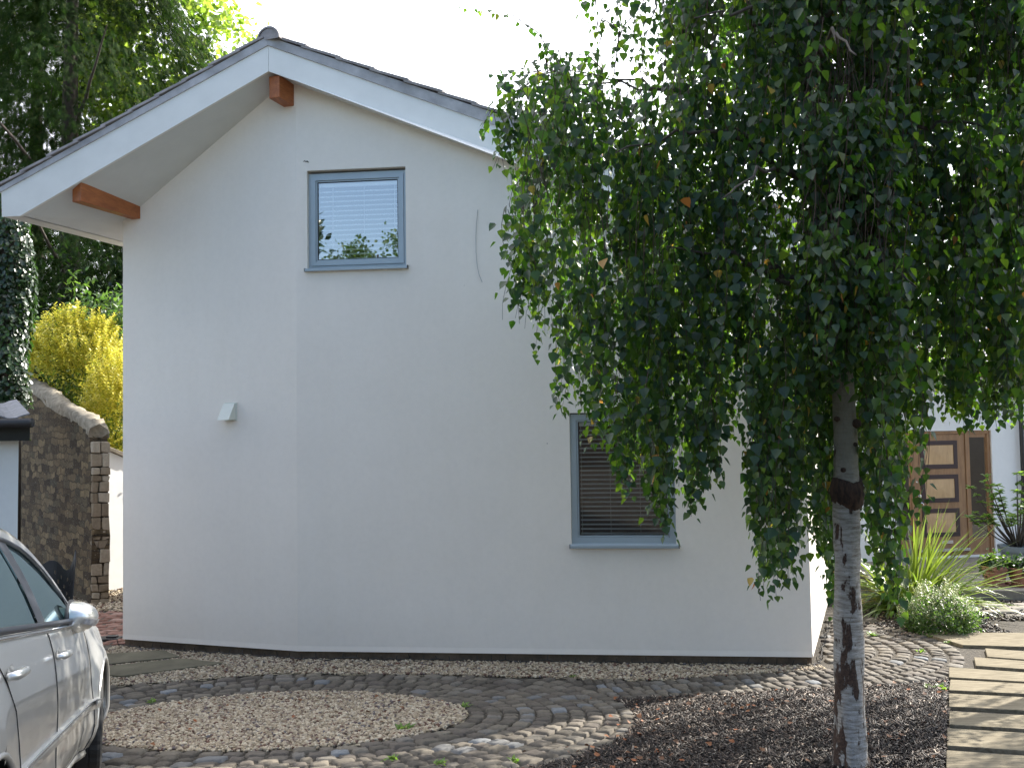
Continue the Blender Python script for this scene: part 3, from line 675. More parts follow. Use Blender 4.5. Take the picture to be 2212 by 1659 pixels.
mb = MB(); hb(mb, m1b+.004, m2a-.004, dz0+.034, dz1-e-.004, .045, .085); door = mb.build('door', M['oak'], bung, bevel=.003)
for (va, vb) in ((951.9, 1012.5), (1025.2, 1085.5), (1098.7, 1159.9)):
    z1_, z0_ = zu(va), zu(vb); a, b = su(1992.5, 1020), su(2073, 1020); mb = MB(); w = .072
    for q in ((a, b, z0_, z0_+w), (a, b, z1_-w, z1_), (a, a+w, z0_+w, z1_-w), (b-w, b, z0_+w, z1_-w)): hb(mb, *q, .036, .05)
    mb.build('panel_surround', M['darkwood'], door, bevel=.003)
    mb = MB(); A, B, C_, D = Hpt(a+w, z0_+w, .044), Hpt(b-w, z0_+w, .044), Hpt(b-w, z1_-w, .044), Hpt(a+w, z1_-w, .044); mid = Hpt((a+b)/2, (z0_+z1_)/2, .034)
    mb.add([A, B, C_, D, mid], [(0, 1, 4), (1, 2, 4), (2, 3, 4), (3, 0, 4)]); mb.build('door_panel', M['oakpanel'], door)
def disc(mb, s, z, r, d0, d1, n=20):
    vs = [Hpt(s+rr*math.cos(2*math.pi*k/n), z+rr*math.sin(2*math.pi*k/n), d) for rr, d in ((r, d1), (r, d0+.004), (r*.8, d0)) for k in range(n)]
    mb.add(vs, [(i*n+k, i*n+(k+1) % n, (i+1)*n+(k+1) % n, (i+1)*n+k) for i in range(2) for k in range(n)]+[tuple(2*n+k for k in range(n))])
mb = MB(); disc(mb, su(1983.5+5), zu(1071.5), .032, .02, .045); disc(mb, su(1983.5+5), zu(1071.5), .017, .008, .02); mb.build('door_knob', M['metal'], door)
mb = MB(); disc(mb, su(1984), zu(1040), .017, .03, .045); mb.build('night_latch', M['metal'], door)
mb = MB(); sc_, zc_ = su(1990), zu(1091); mb.tube([Hpt(sc_+.045*math.cos(t), zc_+.05*math.sin(t), .02) for t in np.linspace(0.1, math.pi, 12)], .008, 8); mb.build('door_handle', M['metal'], door)
mb = MB(); hb(mb, su(2038, 1170), su(2062, 1170), zu(1175), zu(1168), .034, .046); mb.build('letterbox', M['metal'], door)
mb = MB(); hb(mb, m1b, su(2096, 1190), zu(1191), zu(1184.5), -.01, .03); mb.build('threshold_bar', M['metal'], bung)
mb = MB(); hb(mb, ds0-1, ds1+1.6, dz0-.2, dz1+.4, 2.0, 2.1); hb(mb, ds0-1, ds1+1.6, dz0-.02, dz0-.001, .13, 2.0); hb(mb, ds1+1.6, ds1+1.65, dz0-.2, dz1+.4, .13, 2.1); hb(mb, ds0-1, ds1+1.6, dz1+.4, dz1+.45, .13, 2.1); mb.build('hallway', M['dark'], bung)
# drainpipe
mb = MB(); a = PH(2198, 880)+bn*.07; b = PH(2208, 1235)+bn*.07; mb.tube([Vector((a.x, a.y, ztop-.15)), Vector((a.x, a.y, .02))], .036, 12)
dpz = PH(2200, 1039).z; mb.tube([Vector((a.x, a.y, dpz-.03)), Vector((a.x, a.y, dpz+.03))], .045, 12)
q = Vector((a.x, a.y, dpz)); mb.tube([q-bd*.085, q+bd*.085], .012, 8); mb.build('drainpipe', M['black'], bung)
# terrace in front of the door
mb = MB(); t0 = at_z(2080, 1277, .04)
mb.hexa([(5.2, t0.y+.15, -.12), (13, t0.y-.6, -.12), (13, 16.5, -.12), (5.2, 15.1, -.12), (5.2, t0.y+.15, .04), (13, t0.y-.6, .04), (13, 16.5, .04), (5.2, 15.1, .04)])
tag(mb.build('terrace', M['paver'], bevel=.01), kind='structure')

# ================================================================ foliage tools
def leafT(outline, fold=.08, curl=.0):
    """outline: right-hand points (x,y) from base to tip, centre points at matching y"""
    n = len(outline); V = []; Fc = []
    for x, y in outline: V.append((0, y, -curl*y*y)); 
    for x, y in outline: V.append((x, y, abs(x)*fold*2-curl*y*y))
    for x, y in outline: V.append((-x, y, abs(x)*fold*2-curl*y*y))
    for i in range(n-1):
        Fc += [(i, n+i, n+i+1), (i, n+i+1, i+1), (2*n+i, i, 2*n+i+1), (2*n+i+1, i, i+1)]
    return np.array(V, float), [f for f in Fc]
BIRCH = leafT([(.04, 0), (.40, .12), (.47, .30), (.30, .58), (.13, .82), (.0, 1.04)], .10, .12)
BIRCHB = leafT([(.04, 0), (.46, .16), (.42, .40), (.30, .62), (.17, .78), (.02, 1.0)], .16, -.12)
OVAL = leafT([(.03, 0), (.22, .3), (.20, .6), (.0, 1.)], .15, .15)
ROUND = leafT([(.05, 0), (.38, .3), (.32, .7), (.0, 1.)], .1, .1)
def sprayT():
    V = []; Fc = []
    def blade(a, b, w):
        a = np.array(a, float); b = np.array(b, float); d = b-a; p = np.array([-d[1], d[0], 0]); p = p/np.linalg.norm(p)*w
        i = len(V); V.extend([a-p*.5, a+p*.5, (a+b)/2+p*.55+(0, 0, .02), b, (a+b)/2-p*.55+(0, 0, .02)]); Fc.extend([(i, i+1, i+2), (i, i+2, i+4), (i+4, i+2, i+3)])
    blade((0, 0, 0), (0, 1, -.18), .03)
    for k in range(6):
        y = .12+k*.13; L = .42*(1-.09*k)
        for s in (-1, 1): blade((0, y, -.03*k), (s*L*.75, y+L*.85, -.05*k-.12), .048)
    return np.array(V, float), Fc
SPRAY = sprayT()
def place(T, pos, diry, nz, size):
    ay = norm(diry); az = norm(nz - ay*(nz*ay).sum(-1, keepdims=True)); ax = np.cross(ay, az)
    return instance(T[0], T[1], pos, ax, ay, az, size)
def merge(parts):
    V = []; Fs = []; b = 0
    for v, f in parts: V.append(v); Fs.append(f+b); b += len(v)
    return np.concatenate(V), np.concatenate(Fs)
def unit(n):
    return norm(RNG.normal(0, 1, (n, 3)))
def clumps(center, radii, nclump, per, spread, size, T, shell=.75, drop=0., keep=None, sizevar=.3, up=.3, twist=1.):
    """leaves gathered in clumps spread through an ellipsoid, denser near its surface"""
    c = np.array(center, float); rr = np.array(radii, float); d = unit(nclump)
    rad = (RNG.uniform(shell**3, 1, nclump))**(1/3.)*RNG.uniform(.86, 1.08, nclump)
    cc = c + d*rad[:, None]*rr
    p = np.repeat(cc, per, 0) + RNG.normal(0, 1, (nclump*per, 3))*spread; dd = np.repeat(d, per, 0)
    if keep is not None: k = keep(p); p = p[k]; dd = dd[k]
    n = len(p); diry = dd*.7 + RNG.normal(0, .6*twist, (n, 3)) + np.array([0, 0, -drop]); nz = dd + np.array([0, 0, up]) + RNG.normal(0, .55*twist, (n, 3))
    return place(T, p, diry, nz, size*RNG.uniform(1-sizevar, 1+sizevar, n))
def limbs(name, segs, mat, parent):
    for pts, rad in segs:
        mb = MB(); mb.tube(pts, rad, 10); mb.build(name, mat, parent, smooth=True)
def curve(a, b, sag=0, n=8, wob=.03):
    a, b = Vector(a), Vector(b); out = []
    for i in range(n+1):
        t = i/n; p = a.lerp(b, t); p.z += math.sin(math.pi*t)*sag; w = wob*math.sin(math.pi*t)
        out.append(p+Vector((random.gauss(0, w), random.gauss(0, w), random.gauss(0, w*.5))))
    return out
def bark(name, a, b, scale=20):
    m, t, bb, o = NM(name); co = geoco(t, (1, 1, .35)); n = noise(t, scale, 6, .7, co)
    t.links.new(ramp(t, n, [(.35, a), (.65, b)]), bb.inputs['Base Color']); bb.inputs['Roughness'].default_value = .9; bump(t, bb, n, .6, .01); return m
M['bark_dark'] = bark('dark_bark', (.025, .02, .016), (.08, .065, .05))
M['twig'] = bark('birch_twig', (.03, .018, .014), (.07, .04, .03), 60)
M['birchleaf'] = leafmat('birch_leaf', [(0, (.010, .028, .017)), (.5, (.016, .042, .022)), (.96, (.024, .052, .020)), (.993, (.06, .08, .02)), (.997, (.5, .32, .06)), (1, (.45, .16, .05))],
    [(0, (.06, .18, .010)), (.55, (.13, .31, .016)), (.8, (.26, .48, .025)), (.99, (.34, .55, .035)), (.997, (.8, .5, .08)), (1, (.7, .25, .05))], .33, .42, .4, (.8, 1.1))
M['conifer'] = leafmat('conifer_foliage', [(0, (.012, .026, .009)), (.5, (.022, .042, .012)), (.85, (.036, .062, .016)), (1, (.05, .042, .018))], [(0, (.05, .13, .02)), (1, (.11, .24, .03))], .16, .8, .04, (.45, 1.1), .9)
M['darkleaf'] = leafmat('dark_evergreen_leaf', [(0, (.007, .018, .007)), (1, (.016, .038, .011))], [(0, (.05, .15, .02)), (1, (.12, .28, .03))], .25, .3, .6, (.7, 1.1))
M['ivy'] = leafmat('ivy_leaf', [(0, (.008, .022, .008)), (1, (.025, .055, .016))], [(0, (.05, .13, .02)), (1, (.10, .24, .03))], .2, .3, .5)
M['maple'] = leafmat('maple_leaf', [(0, (.10, .17, .03)), (1, (.20, .26, .05))], [(0, (.35, .6, .06)), (1, (.6, .75, .1))], .5, .45, .4)
M['privet'] = leafmat('golden_privet_leaf', [(0, (.18, .22, .03)), (.22, (.52, .48, .05)), (1, (.80, .70, .15))], [(0, (.45, .5, .04)), (1, (.95, .82, .13))], .42, .35, .5, (.75, 1.))
M['privet_low'] = leafmat('green_privet_leaf', [(0, (.04, .08, .02)), (1, (.12, .17, .03))], [(0, (.2, .35, .03)), (1, (.4, .5, .05))], .35, .35, .5)
M['flax'] = leafmat('flax_blade', [(0, (.03, .065, .018)), (.5, (.065, .115, .025)), (.8, (.14, .18, .035)), (.95, (.24, .23, .05)), (1, (.30, .12, .03))], [(0, (.12, .28, .03)), (1, (.45, .55, .06))], .36, .28, .6)
M['variegated'] = leafmat('variegated_leaf', [(0, (.06, .11, .03)), (.4, (.12, .19, .06)), (.7, (.45, .46, .28)), (1, (.62, .60, .40))], [(0, (.2, .4, .06)), (1, (.7, .7, .4))], .3, .35, .5)
M['smallgreen'] = leafmat('small_green_leaf', [(0, (.018, .045, .013)), (1, (.05, .10, .024))], [(0, (.15, .35, .04)), (1, (.3, .5, .06))], .3, .4, .5)
M['weed'] = leafmat('weed_leaf', [(0, (.06, .13, .03)), (1, (.16, .25, .05))], [(0, (.25, .5, .05)), (1, (.4, .6, .08))], .35, .4, .4)

# ================================================================ LEFT BACKGROUND
# stone wall with sloping top
w0 = on_ground(196, 1306); wdir = Vector((-math.sin(R(42)), math.cos(R(42)), 0)); wn = Vector((-wdir.y, wdir.x, 0)); wn = wn if wn.y < 0 else -wn
def PW(u, v): return on_plane(u, v, w0, wn)
sw = empty('stone_wall', (w0.x, w0.y, -.1), 'old rubble stone wall with sloping mortared top, standing left of the white house', 'wall')
prof = [(196, 1306), (196, 1240), (199, 1160), (194, 1080), (197, 1000), (194, 960), (194, 938), (186, 922), (172, 910), (150, 899), (116, 880), (88, 855), (60, 836), (37, 826), (10, 812), (-20, 805)]
P = [PW(u, v) for u, v in prof]
def stonemat():
    m, t, b, o = NM('rubble_stone'); co = geoco(t); 
    mp = N(t, 'ShaderNodeMapping'); mp.inputs['Scale'].default_value = (.8, .8, 2.3); 
    dn = N(t, 'ShaderNodeTexNoise', Scale=5.0, Detail=3.0); t.links.new(co, dn.inputs['Vector'])
    ad = N(t, 'ShaderNodeVectorMath', operation='MULTIPLY_ADD'); ad.inputs[1].default_value = (.19, .19, .19); t.links.new(dn.outputs['Color'], ad.inputs[0]); t.links.new(co, ad.inputs[2]); t.links.new(ad.outputs[0], mp.inputs[0])
    dv = N(t, 'ShaderNodeVectorMath', operation='DOT_PRODUCT'); dv.inputs[1].default_value = (-.67, .74, 0); t.links.new(ad.outputs[0], dv.inputs[0])
    s3 = N(t, 'ShaderNodeSeparateXYZ'); t.links.new(ad.outputs[0], s3.inputs[0]); cb = N(t, 'ShaderNodeCombineXYZ'); t.links.new(dv.outputs['Value'], cb.inputs[0]); t.links.new(s3.outputs[2], cb.inputs[1])
    bk_ = N(t, 'ShaderNodeTexBrick', offset_frequency=2, squash=1.6, squash_frequency=3); t.links.new(cb.outputs[0], bk_.inputs['Vector'])
    for k_, v_ in (('Scale', 1.), ('Mortar Size', .009), ('Mortar Smooth', .6), ('Brick Width', .21), ('Row Height', .105), ('Bias', 0.)): bk_.inputs[k_].default_value = v_
    bk_.inputs['Color1'].default_value = (0, 0, 0, 1); bk_.inputs['Color2'].default_value = (1, 1, 1, 1); bk_.inputs['Mortar'].default_value = (.5, .5, .5, 1)
    c = ramp(t, bk_.outputs['Color'], [(0, (.035, .026, .018)), (.4, (.085, .062, .038)), (.75, (.16, .12, .07)), (1, (.055, .047, .034))])
    n = noise(t, 18, 6, .7, co); c = mixc(t, 1., c, ramp(t, n, [(.25, (.55,)*3), (.75, (1.25,)*3)]), 'MULTIPLY')
    e = ramp(t, bk_.outputs['Fac'], [(.2, (1,)*3), (.8, (0,)*3)]); c = mixc(t, e, (.05, .040, .030), c)
    lich = ramp(t, noise(t, 60, 2, .5, co), [(.68, (0,)*3), (.72, (1,)*3)]); c = mixc(t, lich, c, (.3, .29, .25))
    t.links.new(c, b.inputs['Base Color']); b.inputs['Roughness'].default_value = .95; b.inputs['Specular IOR Level'].default_value = .15
    ma = N(t, 'ShaderNodeMath', operation='MULTIPLY_ADD'); ma.inputs[1].default_value = .35; t.links.new(n, ma.inputs[0]); t.links.new(e, ma.inputs[2]); bump(t, b, ma.outputs[0], 1., .03); return m
M['rubble'] = stonemat()
M['coping'] = simple('mortar_coping', (.19, .165, .125), .95, var=.45, scale=12, bs=.7)
th = Vector((math.cos(R(15)), math.sin(R(15)), 0))*.235
mb = MB(); n = len(P); base0 = [Vector((p.x, p.y, -.15)) for p in P]
mb.add([P[-1]*1, Vector((P[-1].x, P[-1].y, -.15)), Vector((w0.x, w0.y, -.15))] + P[:-1], [tuple(range(n+2))])
back = [p+th for p in P]
ids = [(i, i+1, n+i+1, n+i) for i in range(0, n-1)]; mb.add(P+back, [(b_, a_, d_, c_) for a_, b_, c_, d_ in [(i, i+1, n+i, n+i+1) for i in range(0, 6)]])
mb.add([back[-1], Vector((back[-1].x, back[-1].y, -.15)), Vector((w0.x, w0.y, -.15))+th] + back[:-1], [tuple(range(n+1, -1, -1))])
mb.build('masonry', M['rubble'], sw)
# quoin stones of the lit end, each one projecting unevenly
ex = th.normalized(); z = -.12; mbq = MB()
while z < P[5].z-.04:
    h = random.uniform(.09, .2)
    cut = random.uniform(.35, .65)
    for (a, b) in ((0, cut), (cut, 1)):
        o_ = random.uniform(.005, .04); q0 = Vector((w0.x, w0.y, 0))+th*a+ex*.006; q1 = Vector((w0.x, w0.y, 0))+th*b-ex*.006; f = -wdir*o_; bk = wdir*.1
        j = lambda: Vector((random.gauss(0, .006), random.gauss(0, .006), random.gauss(0, .006)))
        mbq.hexa([q0+f+Vector((0, 0, z))+j(), q1+f+Vector((0, 0, z))+j(), q1+bk+Vector((0, 0, z)), q0+bk+Vector((0, 0, z)), q0+f+Vector((0, 0, z+h-.012))+j(), q1+f+Vector((0, 0, z+h-.012))+j(), q1+bk+Vector((0, 0, z+h-.012)), q0+bk+Vector((0, 0, z+h-.012))])
    z += h
o = mbq.build('quoins', island('quoin_stone', [(0, (.16, .12, .08)), (.5, (.26, .21, .15)), (1, (.36, .31, .24))], .95, 25, .8), sw, bevel=.012)
# lumpy coping along the sloping top
top = P[6:]; mb = MB(); rows = []; K = 46
for i in range(K+1):
    t = i/K*(len(top)-1); a = int(min(t, len(top)-2)); p = top[a].lerp(top[a+1], t-a)
    row = []
    for (dx, dz) in ((-.05, -.05), (-.045, .02), (.0, .075), (.5, .12), (1.0, .09), (1.1, .0), (1.08, -.06)):
        row.append(p+th*dx+Vector((random.gauss(0, .008), random.gauss(0, .008), dz+random.gauss(0, .014))))
    rows.append(row)
vs = sum(rows, []); mb.add(vs, [(i*7+k, i*7+k+1, (i+1)*7+k+1, (i+1)*7+k) for i in range(K) for k in range(6)]+[tuple(range(7))]); mb.build('coping', M['coping'], sw, smooth=True)

# white garden wall lit by the sun, with a stone coping
g0 = on_ground(226, 1279); gd = Vector((.6, .8, 0)); gn = Vector((.8, -.6, 0))
gw = empty('garden_wall', (g0.x, g0.y, -.1), 'sunlit white painted garden wall with sloping stone coping between the stone wall and the white house', 'wall')
def PG(u, v): return on_plane(u, v, g0, gn)
a0, a1 = g0-gd*.02, g0+gd*3.5; t_a, t_b = PG(231.7, 978), PG(266.4, 1012); sl = (t_b.z-t_a.z)/((t_b-t_a).dot(gd))
ztop0 = t_a.z + sl*((a0-t_a).dot(gd)); ztop1 = t_a.z + sl*((a1-t_a).dot(gd)); ztop1 = max(ztop1, .6)
mb = MB(); bk = -gn*.2
mb.hexa([Vector((a0.x, a0.y, -.12)), Vector((a1.x, a1.y, -.12)), Vector((a1.x, a1.y, -.12))+bk, Vector((a0.x, a0.y, -.12))+bk, Vector((a0.x, a0.y, ztop0)), Vector((a1.x, a1.y, ztop1)), Vector((a1.x, a1.y, ztop1))+bk, Vector((a0.x, a0.y, ztop0))+bk])
mb.build('wall_face', M['paint_white'], gw)
mb = MB()
for i in range(8):
    s0, s1 = i/8+.002, (i+1)/8-.002; f = gn*(.04+random.uniform(0, .012)); p = a0.lerp(a1, s0); q = a0.lerp(a1, s1); z0 = ztop0+(ztop1-ztop0)*s0+.003; z1 = ztop0+(ztop1-ztop0)*s1+.003; zz = Vector((0, 0, 1)); p = Vector((p.x, p.y, 0)); q = Vector((q.x, q.y, 0)); b2 = bk-gn*.04
    mb.hexa([p+f+zz*z0, q+f+zz*z1, q+b2+zz*z1, p+b2+zz*z0, p+f+zz*(z0+.07), q+f+zz*(z1+.07), q+b2+zz*(z1+.07), p+b2+zz*(z0+.07)])
mb.build('coping', M['coping'], gw, bevel=.01)

# white shed at the left edge
s0 = at_y(38, 1150, 8.6); s0 = Vector((s0.x, s0.y, 0)); shd = empty('shed', (s0.x, s0.y, float(gz(8.6))), 'low white outbuilding with corrugated grey roof at the left edge, behind the silver car', 'shed')
sdv = Vector((-1, .12, 0)).normalized(); sback = Vector((-.56, .83, 0)).normalized(); ze = at_y(38, 935, 8.6).z-.04
mb = MB(); c = [s0, s0+sdv*4, s0+sdv*4+sback*1.15, s0+sback*1.15]
mb.add([Vector((p.x, p.y, -.4)) for p in c]+[Vector((p.x, p.y, ze+.05)) for p in c], [(1, 0, 4, 5), (0, 3, 7, 4), (3, 2, 6, 7), (2, 1, 5, 6)]); mb.build('wall', M['render2'], shd)
er = at_y(64, 905, 8.3); K = 60; top = []; q0 = Vector((er.x, er.y, 0)); z0 = er.z
mb = MB(); V0 = []; 
for i in range(K+1):
    p = q0 + sdv*(i*4.4/K); w = .022*math.cos(i*math.pi/2.5)
    for (d_, dz) in ((0, 0), (1.2, .17)): V0.append(Vector((p.x, p.y, z0+w+.03))+sback*d_+Vector((0, 0, dz)))
nV = len(V0); V0 += [v-Vector((0, 0, .012)) for v in V0]
mb.add(V0, [(2*i, 2*i+1, 2*i+3, 2*i+2) for i in range(K)]+[(nV+2*i+2, nV+2*i+3, nV+2*i+1, nV+2*i) for i in range(K)]+[(2*i, 2*i+2, nV+2*i+2, nV+2*i) for i in range(K)]+[(0, nV, nV+1, 1)])
mb.build('roof', simple('corrugated_grey', (.13, .135, .15), .7, var=.45, scale=14, bs=.4), shd, smooth=False)
mb = MB(); g = q0+Vector((0, 0, z0-.035)); mb.tube([g+Vector((.02, 0, 0)), g+sdv*4.3], .045, 10); mb.build('gutter', M['black'], shd, smooth=True)
mb = MB(); g = q0-Vector((.06, -.12, 0)); mb.hexa([g+Vector((0, 0, z0-.2)), g+sdv*4+Vector((0, 0, z0-.2)), g+sdv*4+sback*.2+Vector((0, 0, z0-.2)), g+sback*.2+Vector((0, 0, z0-.2)), g+Vector((0, 0, z0-.03)), g+sdv*4+Vector((0, 0, z0-.03)), g+sdv*4+sback*.2+Vector((0, 0, z0-.03)), g+sback*.2+Vector((0, 0, z0-.03))])
mb.build('fascia', M['black'], shd)

# black perforated garden chair back, seen above the car
gp = at_y(95, 1215, 8.0); chair = empty('garden_chair', (gp.x, gp.y, float(gz(8.0))), 'black pierced metal garden chair with pointed back by the stone wall, behind the car', 'chair')
zb = float(gz(8.0)); gx_, gy_ = gp.x, gp.y
def perf(mb, pts_fn, nu, nv, hole=.0):
    for i in range(nu):
        for j in range(nv):
            if (i+j) % 2 == 0 and 0 < i < nu-1 and 0 < j < nv-1: 
                u0, u1, v0, v1 = i/nu, (i+1)/nu, j/nv, (j+1)/nv
                o_ = [pts_fn(u0, v0), pts_fn(u1, v0), pts_fn(u1, v1), pts_fn(u0, v1)]; c_ = sum(o_, Vector())/4; k_ = [c_+(q-c_)*.45 for q in o_]
                mb.add(o_+k_, [(0, 1, 5, 4), (1, 2, 6, 5), (2, 3, 7, 6), (3, 0, 4, 7)])
            else: mb.add([pts_fn(i/nu, j/nv), pts_fn((i+1)/nu, j/nv), pts_fn((i+1)/nu, (j+1)/nv), pts_fn(i/nu, (j+1)/nv)], [(0, 1, 2, 3)])
zt_ = at_y(108, 1178, 8.0).z
def backfn(u, v):
    x_ = -.20+u*.42; y_ = .16*(1-(2*u-1)**2); peak = max(0, 1-abs(u-.93)/.28); h = .36+.1*math.sin(math.pi*min(1, u/.8))+.16*peak**1.5
    return Vector((gx_+x_+.04*v*peak, gy_+y_+.05*v, zb+.42+v*(zt_-zb-.42)*h/.55))
mb = MB(); perf(mb, backfn, 14, 12); o = mb.build('backrest', M['black'], chair); so = o.modifiers.new('s', 'SOLIDIFY'); so.thickness = .006
mb = MB(); perf(mb, lambda u, v: Vector((gx_-.2+u*.42, gy_-.25+v*.38, zb+.42+.02*math.sin(u*3.14))), 12, 10); o = mb.build('seat', M['black'], chair); so = o.modifiers.new('s', 'SOLIDIFY'); so.thickness = .006
for sx, sy in ((-.17, -.22), (.18, -.22), (-.17, .12), (.18, .12)):
    mb = MB(); mb.tube([(gx_+sx, gy_+sy, zb+.42), (gx_+sx*1.05, gy_+sy*1.05, zb+.2), (gx_+sx*1.25, gy_+sy*1.2, zb)], [.014, .012, .014], 8); mb.build('leg', M['black'], chair, smooth=True)

# trees and shrubs behind
con = empty('conifer', (-10.6, 21.5, -.1), 'tall dark cypress with drooping feathery sprays behind the white house, top left', 'tree')
mb = MB(); mb.tube([(-10.6, 21.5, -.2), (-10.55, 21.5, 5), (-10.6, 21.5, 10), (-10.5, 21.5, 18)], [.32, .26, .18, .04], 12); mb.build('trunk', M['bark_dark'], con, smooth=True)
nS = 44000; hz_ = RNG.uniform(2.2, 17.5, nS); th_ = RNG.uniform(0, 2*math.pi, nS)
rmax = 4.25*np.clip((21.-hz_)/13., .12, 1)**.8*np.clip((hz_-.5)/3., .3, 1)
lob = 1+.10*np.sin(th_*5+hz_*1.3)+.09*np.sin(th_*3-hz_*2.1)+.06*np.sin(hz_*5+th_*9)
rad = rmax*lob*RNG.uniform(.55, 1.0, nS)**.6
p = np.stack([-10.6+rad*np.cos(th_), 21.5+rad*np.sin(th_), hz_], -1)
od = np.stack([np.cos(th_), np.sin(th_), np.full(nS, -.75)], -1)+RNG.normal(0, .35, (nS, 3)); nn_ = np.stack([np.cos(th_)*.5, np.sin(th_)*.5, np.ones(nS)*.9], -1)+RNG.normal(0, .4, (nS, 3))
V, Fn = place(SPRAY, p, od, nn_, RNG.uniform(.15, .32, nS)); npmesh('crown', V, Fn, M['conifer'], con)
limbs('branch', [(curve((-10.6, 21.5, h), (-8.3+2.3*math.cos(a), 17+2.3*math.sin(a), h+.5), .15), [.06-.05*i/8 for i in range(9)]) for h, a in ((4.5, -.6), (5.6, -1.4), (6.8, -.2), (7.6, -1.9), (8.8, -.9), (3.8, -2.1))], M['bark_dark'], con)

def copy_tree(o, parent=None):
    c = o.copy(); COL.objects.link(c)
    if parent: c.parent = parent; c.matrix_parent_inverse = o.matrix_parent_inverse
    for ch in [q for q in COL.objects if q.parent == o]: copy_tree(ch, c)
    return c
con['group'] = 'dark cypresses behind the house'
con2 = copy_tree(con); con2.location = (-14.6, 27.5, 1.2); con2['label'] = 'second dark cypress standing behind and left of the tall cypress'
for q in [q for q in COL.objects if q.parent == con]:
    pass
mpl = empty('maple_tree', (-7.6, 24, -.1), 'pale sunlit broadleaf tree showing beside the dark cypress above the roof', 'tree')
mb = MB(); mb.tube([(-8.6, 24, -.2), (-8.5, 24, 5), (-8.2, 24, 9), (-8.3, 24, 13)], [.25, .2, .12, .04], 10); mb.build('trunk', M['bark_dark'], mpl, smooth=True)
parts = [clumps((-9.3, 24, 12.2), (2.3, 1.9, 2.9), 190, 26, .26, .17, ROUND, .5, .3), clumps((-7.6, 24, 10.2), (.75, .8, .9), 40, 16, .22, .16, ROUND, .3, .3), clumps((-9.0, 24, 9.3), (1.8, 1.2, 2.0), 90, 24, .25, .16, ROUND, .3, .3)]
V, Fn = merge(parts); npmesh('crown', V, Fn, M['maple'], mpl)
limbs('branch', [(curve((-8.4, 24, 8), (-7.4, 24, 10.6), .1), [.05-.04*i/8 for i in range(9)]), (curve((-8.3, 24, 9), (-9.6, 24, 13.2), .1), [.05-.04*i/8 for i in range(9)])], M['bark_dark'], mpl)

iv = empty('ivy_trunk', (-7.15, 13.4, -.1), 'tree trunk wrapped in glossy dark ivy rising behind the stone wall at the far left', 'tree')
mb = MB(); mb.tube([(-7.5, 13.4, -.2), (-7.48, 13.4, 3), (-7.52, 13.4, 5.7)], [.2, .17, .1], 12); mb.build('trunk', M['bark_dark'], iv, smooth=True)
n = 6500; zz_ = RNG.uniform(2.7, 5.95, n); a_ = RNG.uniform(0, 2*math.pi, n); r_ = (.27+.05*np.sin(zz_*3+a_*2))*RNG.uniform(.75, 1.2, n)
p = np.stack([-7.5+r_*np.cos(a_), 13.4+r_*np.sin(a_), zz_], -1); od = np.stack([np.cos(a_)*.4, np.sin(a_)*.4, np.full(n, -1.)], -1)+RNG.normal(0, .35, (n, 3)); nz_ = np.stack([np.cos(a_), np.sin(a_), np.full(n, .5)], -1)+RNG.normal(0, .3, (n, 3))
V, Fn = place(ROUND, p, od, nz_, RNG.uniform(.05, .09, n)); npmesh('ivy', V, Fn, M['ivy'], iv)

def shrub(name, label, cat, base, stems, parts, mat, stemr=.02, stem_mat=None):
    e_ = empty(name, base, label, cat)
    for i, q in enumerate(stems):
        mb = MB(); pts = curve(base, q, 0, 6, .03); mb.tube(pts, [stemr*(1-.75*i_/6) for i_ in range(7)], 6); mb.build('stem', stem_mat or M['bark_dark'], e_, smooth=True)
    V, Fn = merge(parts); npmesh('foliage', V, Fn, mat, e_); return e_
ld = empty('laurel', (-7.5, 19, -.1), 'dark mass of broad evergreen leaves in shade between the conifer and the white house', 'shrub')
parts = [clumps((-8.6, 19.5, 3.2), (3.4, 1.2, 3.6), 560, 26, .22, .16, OVAL, .3, .6), clumps((-5.6, 20, 3.0), (1.8, 1.0, 3.6), 260, 26, .22, .15, OVAL, .3, .6)]
V, Fn = merge(parts); npmesh('foliage', V, Fn, M['darkleaf'], ld)
for q in ((-9, 19.4, 4), (-7.6, 19.2, 5), (-6.4, 19.6, 4.5)): mb = MB(); mb.tube(curve((-7.5, 19.2, -.2), q, 0, 6, .06), [.07-.05*i/6 for i in range(7)], 8); mb.build('stem', M['bark_dark'], ld, smooth=True)
lr = shrub('arching_laurel', 'mid green shrub with arching leafy shoots rising above the golden privet', 'shrub', Vector((-7.4, 16.2, -.1)), [(-7.6, 16.2, 4.6), (-7.0, 16.1, 4.7)],
    [clumps((-7.7, 16.4, 3.9), (1.05, .7, 1.15), 80, 22, .14, .11, OVAL, .3, .5), clumps((-7.2, 16.2, 4.55), (.8, .5, .3), 26, 14, .10, .11, OVAL, .2, .3)], M['smallgreen'])
def edge_keep(p): return np.ones(len(p), bool)
